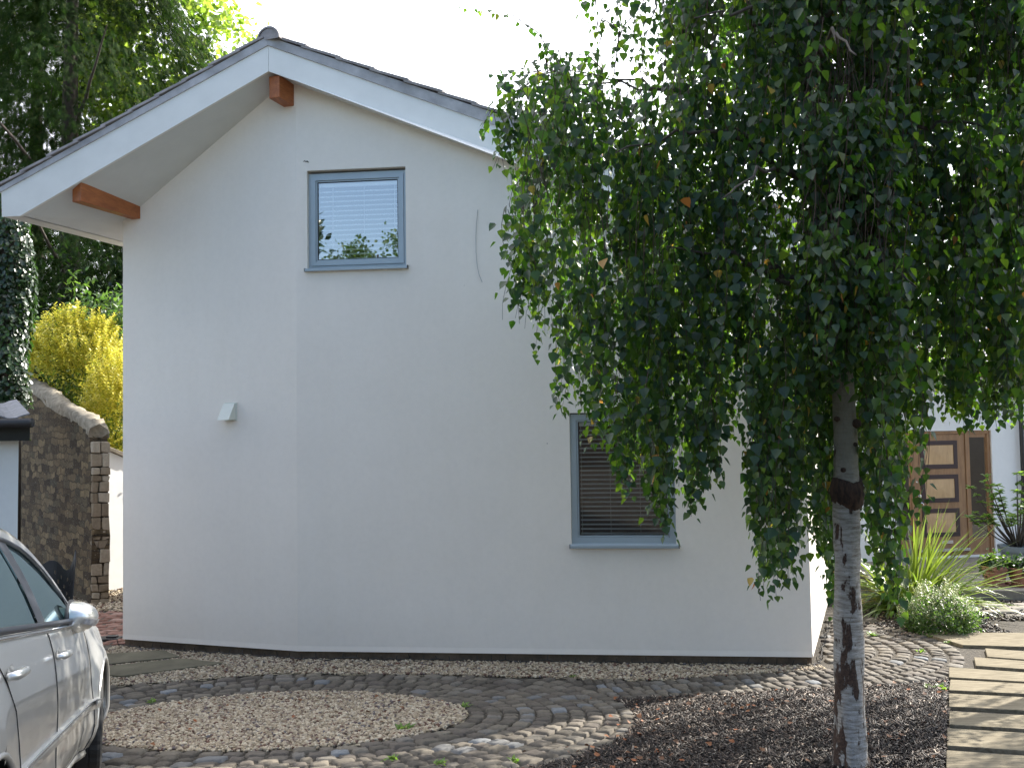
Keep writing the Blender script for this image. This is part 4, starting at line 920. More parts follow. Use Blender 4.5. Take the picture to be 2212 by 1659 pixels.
# golden privet: upright shoots with opposite leaves over a leafy body
gpv = empty('golden_privet', (-7.0, 14.9, -.1), 'bright yellow golden privet bush glowing in the sun above the stone wall', 'shrub')
def shoots(c, r, n, L0, L1, sp, size, T, flat=.9, lean=.35, zmin=-1e9):
    P_, D_, Nn = [], [], []; stems = MB()
    d = unit(n); d[:, 2] = np.abs(d[:, 2])*flat+.02*0
    for i in range(n):
        b = np.array(c)+d[i]*np.array(r)*random.uniform(.72, 1.0)
        if b[2] < zmin: continue
        g = norm(np.array([d[i][0]*lean+random.gauss(0, .16), d[i][1]*lean+random.gauss(0, .16), 1.])); L = random.uniform(L0, L1); k = int(L/sp); a0 = random.uniform(0, 3.14)
        side = norm(np.cross(g, [math.cos(a0), math.sin(a0), .1])); s2 = np.cross(g, side)
        for j in range(k):
            t = j*sp; w = side if j % 2 else s2; sc = 1-.4*j/k
            for s in (-1, 1): P_.append(b+g*t); D_.append(w*s*1.0+g*.75+RNG.normal(0, .12, 3)); Nn.append(g*1.0-w*s*.5+RNG.normal(0, .2, 3))
        if stems is not None: stems.tube([b-g*.1, b+g*L*.95], .0028, 3, caps=False)
    return place(T, np.array(P_), np.array(D_), np.array(Nn), size*RNG.uniform(.7, 1.15, len(P_))), stems
A_, st1 = shoots((-7.6, 15.7, 3.3), (1.0, .7, 1.15), 760, .14, .42, .030, .062, OVAL)
B_, st2 = shoots((-6.45, 14.8, 2.5), (.55, .6, 1.15), 480, .12, .38, .030, .060, OVAL)
C_ = clumps((-7.55, 15.7, 3.15), (.92, .62, 1.1), 170, 30, .10, .055, OVAL, .55); D_ = clumps((-6.4, 14.85, 2.2), (.6, .5, .95), 130, 28, .10, .055, OVAL, .5)
E_, st3 = shoots((-6.35, 14.5, 1.5), (.45, .35, .75), 180, .1, .24, .03, .056, OVAL)
V, Fn = merge([A_, B_, C_, D_, E_]); npmesh('golden_foliage', V, Fn, M['privet'], gpv)
V, Fn = merge([clumps((-7.3, 15.5, 2.4), (.85, .4, .9), 170, 26, .10, .06, OVAL, .5), clumps((-6.3, 14.6, 1.6), (.6, .4, 1.1), 120, 24, .10, .06, OVAL, .4)]); npmesh('green_foliage', V, Fn, M['privet_low'], gpv)
for q in ((-7.6, 15, 2.6), (-7.0, 14.9, 3), (-6.5, 14.8, 2.3)): mb = MB(); mb.tube(curve((-7, 14.9, -.2), q, 0, 6, .04), [.03-.02*i/6 for i in range(7)], 8); mb.build('stem', M['bark_dark'], gpv, smooth=True)

# ================================================================ RIGHT: flax, euonymus, pots
fb = on_ground(1972, 1318); fx, fy = fb.x, fb.y
flax = empty('flax_plant', (fx, fy, -.1), 'large clump of arching sword-shaped yellow-green leaves in front of the wooden door', 'plant')
def blade(mb, b, az, el, L, w, droop, n=9):
    d = Vector((math.cos(az)*math.cos(el), math.sin(az)*math.cos(el), math.sin(el))); p = Vector(b); side = d.cross(Vector((0, 0, 1))).normalized(); vs = []
    for i in range(n+1):
        t = i/n; ww = w*(.55+.45*math.sin(min(1, t*2.2)*math.pi/2))*(1-t**2.4)+.001; nrm_ = side.cross(d).normalized()
        vs += [p-side*ww/2+nrm_*ww*.18, p, p+side*ww/2+nrm_*ww*.18]
        p = p+d*(L/n); d = (d+Vector((0, 0, -droop*(.3+t)/n*2.2))).normalized()
    mb.add(vs, [(i*3+k, i*3+k+1, (i+1)*3+k+1, (i+1)*3+k) for i in range(n) for k in range(2)])
for i in range(99):
    az = random.uniform(-.3, 2*math.pi-.3)
    if i % 2 == 0: az = random.gauss(-.35, .5)
    el = R(random.choice([random.uniform(12, 45), random.uniform(45, 86)])); L = random.uniform(.85, 1.5)*(1.1 if math.cos(az) > .3 else .95)
    mb = MB(); blade(mb, (fx+random.gauss(0, .10), fy+random.gauss(0, .10), -.1), az, el, L, random.uniform(.038, .062), random.uniform(.1, .8)*math.cos(el)+.08)
    mb.build('blade', M['flax'], flax, smooth=True)
mb = MB()
for i in range(420):
    az = random.uniform(0, 2*math.pi); el = R(random.uniform(5, 60)); blade(mb, (fx+random.gauss(0, .12), fy+random.gauss(0, .12), -.1), az, el, random.uniform(.6, 1.15), random.uniform(.026, .044), random.uniform(.6, 1.6), 7)
tag(mb.build('inner_blades', M['flax'], flax, smooth=True), kind='stuff')
eb = on_ground(2026, 1362)
eu = empty('variegated_shrub', (eb.x, eb.y, -.1), 'low bushy shrub with small cream-edged leaves at the cobble edge, in front of the flax', 'shrub')
A_, st = shoots((eb.x, eb.y, .02), (.42, .32, .27), 330, .06, .16, .018, .032, OVAL, 1, .4); B2_ = shoots((eb.x-.12, eb.y, .25), (.12, .1, .14), 22, .1, .17, .018, .03, OVAL, 1, .2)[0]; B3_ = shoots((eb.x+.14, eb.y, .24), (.1, .1, .16), 22, .1, .18, .018, .03, OVAL, 1, .2)[0]
V, Fn = merge([A_, B2_, B3_]); npmesh('variegated_foliage', V, Fn, M['variegated'], eu)
V, Fn = merge([clumps((eb.x, eb.y-.05, .03), (.44, .34, .26), 240, 26, .035, .032, OVAL, .6)]); npmesh('green_foliage', V, Fn, M['smallgreen'], eu)
def potplant(name, label, u, vbase, y, r, h, mat, zbase, fn, cat='potted plant', group=None):
    p = at_y(u, vbase, y); e_ = empty(name, (p.x, p.y, zbase), label, cat, group)
    mb = MB(); mb.lathe([(0, 0), (r*.72, 0), (r*.95, h*.8), (r*.95, h*.8), (r*1.05, h*.8), (r*1.08, h), (r*.96, h), (r*.93, h*.86), (0, h*.86)], (p.x, p.y, zbase), 28); mb.build('pot', mat, e_, smooth=False)
    mb = MB(); mb.lathe([(0, .004), (r*1.05, .004), (r*1.15, .035), (r*1.08, .035), (r*1.0, .012), (0, .012)], (p.x, p.y, zbase-.004), 28) if 'terra' in mat.name else None
    if mb.f: mb.build('saucer', mat, e_)
    fn(e_, p.x, p.y, zbase+h*.88); return e_
M['terra'] = simple('terracotta', (.30, .15, .10), .9, var=.3, scale=9, bs=.3); M['zinc'] = simple('blue_grey_glazed_pot', (.15, .19, .22), .5, var=.25, scale=6)
def rhodo(e_, x, y, z):
    tips = []; 
    for i in range(26):
        a = random.uniform(0, 6.28); r_ = random.uniform(.1, .62); h = random.uniform(.25, 1.2)*(1-.25*r_); q = Vector((x+r_*math.cos(a)-.12, y+r_*math.sin(a)*.7, z+h)); m_ = Vector((x+(q.x-x)*.45, y+(q.y-y)*.45, z+h*.35))
        mb = MB(); mb.tube([Vector((x, y, z-.02)), m_, q], [.016, .010, .004], 6); mb.build('stem', M['bark_dark'], e_, smooth=True); tips += [q, m_.lerp(q, .62), m_.lerp(q, .8)]
    P_, D_, Nn = [], [], []
    for q in tips:
        for k in range(11):
            a = random.uniform(0, 6.28); P_.append(np.array(q)); D_.append([math.cos(a), math.sin(a), random.uniform(-.2, .7)]); Nn.append([0, 0, 1])
    V, Fn = place(OVAL, np.array(P_), np.array(D_), np.array(Nn)+RNG.normal(0, .25, (len(P_), 3)), RNG.uniform(.07, .115, len(P_))); npmesh('foliage', V, Fn, M['weed'], e_)
potplant('potted_rhododendron', 'tall loose evergreen shrub in a blue-grey pot by the bungalow drainpipe', 2203, 1262, 13.5, .26, .40, M['zinc'], .04, rhodo)
def lowplant(sz, mat):
    def fn(e_, x, y, z):
        V, Fn = clumps((x, y, z+.03), (sz, sz, sz*.9), 60, 14, .03, .045, ROUND, .3); npmesh('foliage', V, Fn, mat, e_)
    return fn
potplant('terracotta_pot', 'terracotta pot with small green plant, left of the two pots on the step', 2150, 1272, 12.5, .16, .27, M['terra'], .04, lowplant(.16, M['smallgreen']), group='terracotta pots on the step')
potplant('terracotta_pot', 'terracotta pot with brownish plant at the right edge of the picture, on the step', 2206, 1272, 12.45, .16, .25, M['terra'], .04, lowplant(.15, M['darkleaf']), group='terracotta pots on the step')

# ================================================================ WEEPING BIRCH
tb = on_ground(1838, 1659)
birch = empty('weeping_birch', (tb.x, tb.y, float(gz(tb.y))), 'weeping silver birch with pale peeling trunk standing in the bark mulch', 'tree')
def tw(u, v, y=None): return at_y(u, v, y if y else tb.y)
trk = [(1842, 1720, 53), (1840, 1690, 47), (1838, 1659, 42), (1837, 1625, 37), (1836, 1580, 34), (1835, 1500, 33), (1834, 1420, 32), (1832, 1340, 31), (1831, 1260, 29), (1829, 1180, 28), (1828, 1100, 29), (1828, 1062, 30.5), (1828, 1020, 28), (1826, 940, 25.5), (1823, 860, 24), (1818, 780, 23), (1806, 680, 22), (1788, 560, 20), (1768, 420, 18), (1748, 260, 16), (1735, 100, 14), (1725, -80, 12), (1722, -300, 10), (1735, -520, 7), (1740, -700, 3)]
def birchbark():
    m, t, b, o = NM('birch_bark'); co = geoco(t)
    h = noise(t, 11, 5, .7, geoco(t, (1, 1, 5.5)), .3)
    c = ramp(t, h, [(.32, (.13, .11, .085)), (.46, (.25, .235, .21)), (.62, (.37, .36, .34)), (.8, (.48, .465, .44))])
    # lenticels: thin dark horizontal dashes
    l = ramp(t, noise(t, 26, 3, .5, geoco(t, (1, 1, 6))), [(.66, (0,)*3), (.70, (1,)*3)]); c = mixc(t, l, c, (.20, .15, .11))
    # greyer, smoother bark higher on the stem
    sx = N(t, 'ShaderNodeSeparateXYZ'); t.links.new(co, sx.inputs[0]); mr = N(t, 'ShaderNodeMapRange'); mr.inputs[1].default_value = 1.7; mr.inputs[2].default_value = 2.1; t.links.new(sx.outputs[2], mr.inputs[0])
    c = mixc(t, mr.outputs[0], c, mixc(t, h, (.13, .12, .09), (.24, .225, .18)))
    # rough dark fissures, more of them towards the foot
    mp = geoco(t, (13, 13, 4.6)); v = N(t, 'ShaderNodeTexNoise', Scale=1., Detail=7., Roughness=.62, Distortion=.35); t.links.new(mp, v.inputs['Vector'])
    mr2 = N(t, 'ShaderNodeMapRange'); mr2.inputs[1].default_value = .2; mr2.inputs[2].default_value = 1.9; mr2.inputs[3].default_value = .125; mr2.inputs[4].default_value = -.06; t.links.new(sx.outputs[2], mr2.inputs[0])
    ad = N(t, 'ShaderNodeMath', operation='ADD'); t.links.new(v.outputs['Fac'], ad.inputs[0]); t.links.new(mr2.outputs[0], ad.inputs[1])
    k = ramp(t, ad.outputs[0], [(.575, (0,)*3), (.60, (1,)*3)])
    dk = ramp(t, noise(t, 70, 5, .7, co), [(.3, (.018, .012, .009)), (.7, (.10, .062, .045))]); c = mixc(t, k, c, dk)
    t.links.new(c, b.inputs['Base Color']); b.inputs['Roughness'].default_value = .75; b.inputs['Specular IOR Level'].default_value = .25
    ma = N(t, 'ShaderNodeMath', operation='MULTIPLY_ADD'); ma.inputs[1].default_value = -.9; t.links.new(k, ma.inputs[0]); t.links.new(noise(t, 60, 4, .7, co), ma.inputs[2]); bump(t, b, ma.outputs[0], .8, .008); return m
M['birch'] = birchbark()
pts, rad = [], []
for i in range(len(trk)-1):
    (u0, v0, r0), (u1, v1, r1) = trk[i], trk[i+1]
    for k in range(4): t = k/4; pts.append(tw(u0+(u1-u0)*t, v0+(v1-v0)*t)+Vector((random.gauss(0, .0015), 0, 0))); rad.append((r0+(r1-r0)*t)*.94/F*tb.y*random.uniform(.985, 1.015))
pts[0].z = min(pts[0].z, float(gz(tb.y))-.1)
mb = MB(); mb.tube(pts, rad, 40); o = mb.build('trunk', M['birch'], birch, smooth=True)
for v in o.data.vertices:     # lumpy stem
    a = math.atan2(v.co.y-tb.y, v.co.x-tb.x); v.co.x += .0035*math.sin(a*3+v.co.z*9)+.004*math.sin(a*5-v.co.z*17)*(v.co.z < .9); v.co.y += .003*math.cos(a*4+v.co.z*11)
# collar of an old cut branch
q = tw(1828, 1063); mb = MB(); prof = [(.0, -.10), (.065, -.095), (.088, -.06), (.097, -.01), (.095, .035), (.084, .075), (.0, .08)]
mb.lathe(prof, q+Vector((.004, -.006, 0)), 40); o = mb.build('branch_scar', bark('scar_bark', (.012, .008, .006), (.075, .04, .025), 45), birch, smooth=True)
for v in o.data.vertices:
    d = v.co-q; a = math.atan2(d.y, d.x); s_ = 1+.05*math.sin(a*11+d.z*40)+.03*math.sin(a*17); v.co.x = q.x+d.x*s_; v.co.y = q.y+d.y*s_; v.co.z += .016*math.sin(a*2+.8)+random.gauss(0, .0025)
def lp(u, v, y): return at_y(u, v, y)
for u, v, r_ in ((1808, 905, .018), (1850, 915, .03), (1846, 960, .016), (1822, 1015, .018)):      # small knots
    q = lp(u, v, tb.y-.055); mb = MB(); mb.lathe([(0, -r_), (r_*.9, -r_*.5), (r_, 0), (r_*.8, r_*.6), (0, r_)], q, 12); mb.build('knot', bpy.data.materials['scar_bark'], birch, smooth=True)
# limbs
LIMBS = [  # start height px on the stem, end (u,v,y), arch
    ((1790, 640), (1440, 533, 5.1), .06, .020), ((1790, 640), (1250, 640, 6.3), .20, .016), ((1770, 430), (1330, 330, 5.0), .25, .020), ((1768, 420), (1240, 185, 5.9), .25, .018), ((1755, 320), (1215, 150, 5.8), .1, .014),
    ((1740, 150), (1500, 40, 4.7), .15, .018), ((1770, 480), (2190, 300, 5.2), .3, .022), ((1780, 560), (2330, 480, 6.4), .3, .020), ((1755, 330), (2150, 60, 6.8), .3, .02), ((1735, 90), (2300, -150, 5.0), .3, .02),
    ((1745, 240), (1640, 220, 7.0), .2, .018), ((1790, 600), (1900, 560, 7.2), .2, .018), ((1795, 640), (1980, 620, 4.7), .2, .018), ((1740, 200), (1850, 120, 3.9), .2, .016), ((1775, 470), (1560, 430, 4.3), .2, .016),
    ((1725, -60), (1280, -180, 5.2), .3, .02), ((1725, -60), (1700, -200, 3.6), .3, .02), ((1722, -300), (1400, -500, 6.4), .3, .016), ((1722, -300), (2100, -480, 5.8), .3, .016), ((1730, -400), (1900, -620, 4.6), .3, .014)]
limb_pts = []
for (su_, sv_), (eu_, ev_, ey_), arch, r0 in LIMBS:
    a = tw(su_, sv_); b = lp(eu_, ev_, ey_); P_ = curve(a, b, arch, 14, .035); mb = MB(); mb.tube(P_, [r0*(1-.78*i/14) for i in range(15)], 8); mb.build('branch', M['bark_dark'], birch, smooth=True); limb_pts.append(P_)
# hanging shoots
VB = [(1040, 120), (1060, 330), (1085, 372), (1100, 400), (1112, 640), (1140, 650), (1160, 760), (1185, 890), (1215, 886), (1250, 880), (1268, 885), (1290, 960), (1315, 955), (1340, 1080), (1365, 1000), (1385, 1020), (1405, 1060), (1430, 1160), (1452, 1070), (1475, 1085), (1498, 1112), (1520, 1030), (1546, 1040), (1556, 930),
      (1580, 985), (1604, 890), (1626, 960), (1650, 1295), (1680, 1230), (1705, 1262), (1725, 1200), (1740, 1130), (1750, 1020), (1765, 1200), (1790, 1338), (1812, 1200), (1868, 1150), (1895, 1250), (1925, 1328), (1950, 1180), (1972, 960), (1990, 1040), (2004, 880), (2020, 862), (2042, 918), (2078, 938), (2110, 925), (2150, 945), (2190, 900), (2230, 915), (2400, 960), (2700, 900)]
vbu = [a for a, b in VB]; vbv = [b for a, b in VB]
VT = [(1040, 20), (1085, 200), (1120, 250), (1200, 120), (1280, 160), (1340, 230), (1400, 200), (1440, 40), (1480, -100), (1700, -350), (2100, -500), (2700, -200)]
vtu = [a for a, b in VT]; vtv = [b for a, b in VT]
LP, LD, LN, LS = [], [], [], []; twigs = MB()
def gapf(q):      # open pockets inside the crown
    x, y, z = q.x, q.y, q.z
    return .5+.5*math.sin(3.3*x+1.7*math.sin(2.1*z+y))*math.sin(3.9*z+1.5*math.sin(2.7*x)+1.1*y)+.18*math.sin(9*x+4*z)*math.sin(8*z+5*y)
def shoot(top, zb, out, spacing=.026, size=1.):
    """a thin shoot that leaves its limb sideways, then hangs"""
    p = Vector(top); L = max(.15, top.z-zb); n = max(3, int(L/.09)); pts = []
    ox, oy = out; sway = random.uniform(0, 6.28); sw_ = random.uniform(.015, .06)
    for i in range(n+1):
        t = i/n; pts.append(Vector((p.x+ox*(1-math.exp(-t*3.))+sw_*math.sin(t*5+sway), p.y+oy*(1-math.exp(-t*3.))+sw_*math.cos(t*4+sway), p.z-L*t)))
    twigs.tube(pts, [.0018*(1-.6*i/n)+.0005 for i in range(n+1)], 3, caps=False)
    s = random.uniform(.02, .08); a = random.uniform(0, 6.28)
    while s < L:
        i = min(int(s/L*n), n-1); q = pts[i].lerp(pts[i+1], s/L*n-i); a += 2.4+random.gauss(0, .5); o_ = np.array([math.cos(a), math.sin(a), 0.])
        pet = random.uniform(.008, .05); sd_ = random.uniform(.1, .75)
        s += spacing*random.uniform(.55, 1.5)
        if gapf(q) > random.uniform(.70, .95): continue
        LP.append(np.array(q)+o_*pet+np.array([0, 0, -pet*.5])); LD.append(o_*sd_+np.array([0, 0, -1.])+RNG.normal(0, .16, 3)); LN.append(o_*1.+np.array([0, 0, .35])+RNG.normal(0, .38, 3)); LS.append(size*(.061*random.uniform(.62, 1.18))*(1 if s < L-.12 else .8))
def hole(u, v):     # thinner places where sky or wall shows through
    return math.sin(u*.021+1.3*math.sin(v*.009))*math.sin(v*.017+.8*math.sin(u*.013+2)) 
nsh = 0
for i in range(1820):
    u = random.uniform(1108, 2420)
    if i >= 1500: u = random.uniform(1450, 2300)
    if u > 2260 and random.random() < .35: continue
    y = random.triangular(4.55, 7.3, 5.6)
    if u < 1600: y = random.uniform(6.3, 7.9) if random.random() < .42 else random.triangular(4.85, 6.3, 5.3)
    vb = float(np.interp(u, vbu, vbv)); vt = float(np.interp(u, vtu, vtv))
    if 1782 < u < 1884 and y < tb.y+.25: vb = 850
    k = random.random()
    if i >= 1500: v1 = random.uniform(vt+120, min(vb, 820))
    elif k < .24: v1 = vb-random.random()**1.6*110                    # those that make the lower fringe
    else: v1 = vt+(vb-vt)*random.uniform(.12, .97)
    dens = 1. if u > 1580 else .72 if u > 1300 else .72*(.7+.3*(u-1108)/192)
    if random.random() > dens: continue
    Lpx = random.uniform(260, 620)
    if u < 1240: Lpx = random.uniform(160, 420)
    v0 = max(vt-30, v1-Lpx)
    if v1-v0 < 60: continue
    top = lp(u, v0, y); bot = lp(u, v1, y); out = (random.gauss(0, .11 if k >= .24 else .03), random.gauss(0, .09)); top = Vector((bot.x-out[0], bot.y-out[1], top.z))
    if top.y > wall_y(top.x)-.3 and top.x < 3.1: continue
    shoot(top, bot.z, out, .027); nsh += 1
# named lower tips and the gap-bounding shoots of the fringe
for i in range(170):      # shoots hanging in front of the stem
    u = random.uniform(1740, 1930); y = random.uniform(4.6, 5.15); v1 = random.uniform(350, 850); shoot(lp(u, v1-random.uniform(200, 420), y), lp(u, v1, y).z, (random.gauss(0, .06), random.gauss(0, .06)), .027)
for (u, v0, v1, y) in ((1433, 900, 1163, 5.1), (1425, 960, 1120, 5.2), (1498, 900, 1115, 5.0), (1546, 860, 1046, 4.9), (1538, 900, 1030, 5.0), (1290, 820, 965, 5.1), (1340, 850, 1082, 5.0), (1336, 900, 1045, 5.1), (1648, 960, 1296, 5.0), (1660, 900, 1292, 5.2), (1704, 950, 1264, 5.1), (1640, 1000, 1240, 5.3),
                      (1792, 1000, 1336, 5.9), (1925, 1000, 1330, 5.0), (1915, 1000, 1300, 5.2), (1994, 850, 1132, 5.0), (1202, 700, 899, 5.3), (1102, 480, 692, 5.4), (1098, 200, 372, 5.5), (1075, 230, 372, 5.5), (1500, 960, 1060, 5.2), (1120, 560, 700, 5.4), (1130, 420, 640, 5.4), (1150, 480, 720, 5.5), (1143, 300, 560, 5.6), (1090, 150, 250, 5.6)):
    for k in range(2): shoot(lp(u+random.gauss(0, 4), v0-random.uniform(0, 50), y+k*.08), lp(u, v1-k*random.uniform(4, 40), y).z, (0, 0), .022)
# sparse arching sprays against the sky, upper left
def spray(path, y, sp=.036, side=True):
    P_ = [lp(u, v, y+.1*i) for i, (u, v) in enumerate(path)]; twigs.tube(P_, [.005-.0038*i/(len(P_)-1) for i in range(len(P_))], 4, caps=False)
    for i in range(len(P_)-1):
        a, b = P_[i], P_[i+1]; k = max(1, int((b-a).length/sp))
        for j in range(k):
            q = np.array(a.lerp(b, (j+random.random())/k)); an = random.uniform(0, 6.28); o_ = np.array([math.cos(an), math.sin(an), 0.])
            LP.append(q+o_*.014+np.array([0, 0, -.012])); LD.append(o_*.45+np.array([0, 0, -1])+RNG.normal(0, .2, 3)); LN.append(o_+np.array([0, 0, .4])+RNG.normal(0, .4, 3)); LS.append(.046*random.uniform(.65, 1.1))
for path in ([(1215, 150), (1180, 100), (1160, 70), (1110, 35), (1055, 20), (992, 12)], [(1180, 100), (1160, 130), (1130, 148), (1095, 150)], [(1215, 150), (1150, 168), (1105, 200), (1060, 240), (1035, 285)], [(1250, 180), (1190, 150), (1130, 185), (1090, 215)],
             [(1300, 150), (1270, 120), (1230, 118), (1190, 130)], [(1280, 160), (1220, 175), (1160, 215), (1130, 290)], [(1330, 60), (1300, 40), (1285, 90), (1280, 120)], [(1380, 20), (1345, 60), (1320, 140), (1305, 160)], [(1400, -20), (1370, 50), (1365, 150)], [(1290, -30), (1284, 30), (1282, 70)],
             [(1420, 10), (1400, 60), (1385, 140), (1375, 230)], [(1330, 240), (1260, 200), (1200, 200), (1140, 260), (1110, 330)], [(1400, 300), (1330, 250), (1260, 240), (1190, 270), (1150, 350)], [(1180, 130), (1185, 170), (1190, 220)], [(1230, 130), (1225, 190), (1215, 260)], [(1340, -30), (1330, 30), (1350, 80)]):
    spray(path, random.uniform(5.3, 5.9)); 
    if random.random() < .8: spray([(u+random.uniform(-16, 16), v+random.uniform(2, 26)) for u, v in path[1:]], random.uniform(5.4, 6.2))
# upper crown, above the picture
for i in range(420):
    u = random.uniform(1250, 2500); y = random.triangular(3.9, 7.6, 5.6); v0 = random.uniform(-1000, -150); f = (v0+1000)/900; cu = 1780
    u = cu+(u-cu)*min(1, .35+.8*f); shoot(lp(u, v0, y), lp(u, v0+random.uniform(200, 420), y).z, (random.gauss(0, .1), random.gauss(0, .1)), .036, 1.1)
LP, LD, LN, LS = map(np.array, (LP, LD, LN, LS)); print('birch leaves', len(LP), 'shoots', nsh)
h_ = len(LP)//2
V, Fn = merge([place(BIRCH, LP[:h_], LD[:h_], LN[:h_], LS[:h_]), place(BIRCHB, LP[h_:], LD[h_:], LN[h_:], LS[h_:])])
npmesh('crown', V, Fn, M['birchleaf'], birch)
twigs.build('twigs', M['twig'], birch)

# second birch further back on the right, its stem just outside the picture
b2 = empty('weeping_birch', (6.4, 9.3, -.1), 'darker smaller-leaved birch crown hanging in from the upper right corner, in front of the bungalow', 'tree')
mb = MB(); mb.tube([(6.4, 9.3, -.2), (6.38, 9.3, 1.5), (6.42, 9.25, 3.5), (6.3, 9.3, 6), (6.2, 9.3, 9)], [.12, .10, .08, .05, .015], 16); mb.build('trunk', M['birch'], b2, smooth=True)
LIM2 = [((6.4, 9.25, 3.0+.5*i), (6.4+2.0*math.cos(a), 9.25+1.4*math.sin(a), 4.3+.5*i)) for i, a in enumerate((3.3, 4.4, 2.4, 5.6, 3.0, 4.0, .5, 5.0))]
for a, b in LIM2: mb = MB(); mb.tube(curve(a, b, .15, 10, .04), [.035-.028*i/10 for i in range(11)], 7); mb.build('branch', M['bark_dark'], b2, smooth=True)
LP, LD, LN, LS = [], [], [], []; twigs = MB()
for i in range(520):
    u = random.uniform(1930, 2750); y = random.uniform(8.0, 10.3); vb = float(np.interp(u, [1930, 1985, 2060, 2150, 2212, 2500, 2750], [600, 820, 900, 935, 900, 880, 840]))
    k = random.random(); v1 = vb-random.random()**1.5*90 if k < .3 else random.uniform(380 if u < 2212 else -100, vb)
    top = lp(u, v1-random.uniform(160, 330), y); bot = lp(u, v1, y)
    if u < 2000 and v1 < 100 and random.random() < .5: continue
    shoot(top, bot.z, (random.gauss(0, .06), random.gauss(0, .06)), .036, .98)
LP, LD, LN, LS = map(np.array, (LP, LD, LN, LS)); print('birch 2 leaves', len(LP))
V, Fn = place(BIRCH, LP, LD, LN, LS); npmesh('crown', V, Fn, M['birchleaf'], b2); twigs.build('twigs', M['twig'], b2)

# ================================================================ SILVER CAR
HD = math.atan2(.31, .95); fwd = Vector((-math.sin(HD), math.cos(HD), -.0)); 
mir = Vector((-2.30, 4.65, 0)); slope = -.128
fx_ = Vector((fwd.x, fwd.y, slope*fwd.y)).normalized(); rt = Vector((fwd.y, -fwd.x, 0)).normalized(); up_ = rt.cross(fx_).normalized()
# mirror root sits at local (0.62, -0.79)
org = Vector((mir.x, mir.y, 0)) - Vector((fwd.x, fwd.y, 0))*.62 - rt*.79; org.z = .966-.13*org.y - .0
car = empty('parked_car', org, 'silver four-door saloon car parked nose towards the white house at the lower left', 'car')
car.rotation_euler = Matrix((( fx_.x, -rt.x, up_.x), (fx_.y, -rt.y, up_.y), (fx_.z, -rt.z, up_.z))).to_euler()
def cadd(o, parent=None):      # geometry is written in the car's own frame
    o.parent = parent or car; o.matrix_parent_inverse = Matrix(); return o
def paint():
    m, t, b, o = NM('silver_car_paint'); co = objco(t)
    c = ramp(t, noise(t, 900, 2, .5, co), [(.3, (.62, .62, .60)), (.7, (.74, .735, .71))]); t.links.new(c, b.inputs['Base Color'])
    b.inputs['Metallic'].default_value = .75; b.inputs['Roughness'].default_value = .34; b.inputs['Coat Weight'].default_value = .8; b.inputs['Coat Roughness'].default_value = .03; return m
M['paint'] = paint()
M['carglass'] = glassmat('tinted_car_glass', (.30, .42, .44), .02, .01, (.42, .55, .58), 1.35)
M['rubber'] = simple('tyre_rubber', (.018, .018, .019), .75, bs=.3, bscale=200)
M['trim'] = simple('dark_window_trim', (.03, .034, .045), .35)
M['alloy'] = simple('alloy', (.55, .55, .56), .3, metal=.9)
M['chrome'] = simple('chrome', (.75, .75, .76), .08, metal=1, var=.02)
M['lens'] = simple('clear_lens', (.42, .42, .44), .2, metal=.2, var=.25, scale=60)
M['cabin'] = simple('dark_cabin', (.05, .05, .05), .8)
def hw(X):      # half width along the car
    a = abs(X-(-.05)); return .868-.055*max(0, (a-1.2)/1.05)**2*(1 if X > 0 else .8)-.10*max(0, (a-1.95)/.3)**2
def belt(X): return .932-.052*X - (.055*max(0, (X-1.0)/1.25)**1.4) + (.0 if X > -1.7 else .0)
def topz(X):    # centre line of bonnet / boot lid
    if X > .9: return .945-.17*((X-.9)/1.35)**1.6
    if X < -1.6: return 1.065-.05*((-1.6-X)/.65)**2
    return 1.0
ZF = [0, .06, .14, .24, .34, .44, .52, .60, .68, .76, .84, .90, .95, 1.0]
def side(X, f):   # side profile, f 0 sill .. 1 belt
    zb, zt = .20, belt(X); 
    if X > 1.75 or X < -1.8: zb = .22+.02
    z = zb+(zt-zb)*f; w = hw(X)
    y = w*(1-.085*(1-min(1, f/.25))**2 - .055*max(0, (f-.62)/.38)**1.7); 
    for wx in (1.36, -1.36):     # flared arches
        d = math.hypot(X-wx, z-.315); y += (.036 if wx > 0 else .018)*math.exp(-((d-.37)/.085)**2)
    return Vector((X, -y, z))
XS = [x_*.03 for x_ in range(-75, 76)]; XS = [x_ for x_ in XS]
vs, fs = [], []
def section(X):
    s_ = [side(X, f) for f in ZF]; b_ = s_[-1]; t_ = topz(X); w = -b_.y
    s_ += [Vector((X, -(w-.02), b_.z+.022)), Vector((X, -(w-.07), b_.z+.035)), Vector((X, -w*.62, b_.z+(t_-b_.z)*.75)), Vector((X, -w*.3, b_.z+(t_-b_.z)*.96)), Vector((X, 0, t_))]
    full = s_+[Vector((p.x, -p.y, p.z)) for p in reversed(s_[:-1])]; return full
secs = [section(X) for X in XS]
def endcap(Xe, sg):    # rounded nose / tail
    out = []
    for k in range(1, 5):
        t = k/4; sc = math.cos(t*math.pi/2*.86); s0_ = section(Xe); out.append([Vector((Xe+sg*.13*math.sin(t*math.pi/2), p.y*(.80+.2*sc), .5+(p.z-.5)*(.25+.75*sc))) for p in s0_])
    return out
secs = list(reversed(endcap(XS[0], -1)))+secs+endcap(XS[-1], 1); m_ = len(secs[0]); vs = sum(secs, [])
wheelc = [(1.36, .315), (-1.36, .315)]; AR = .345
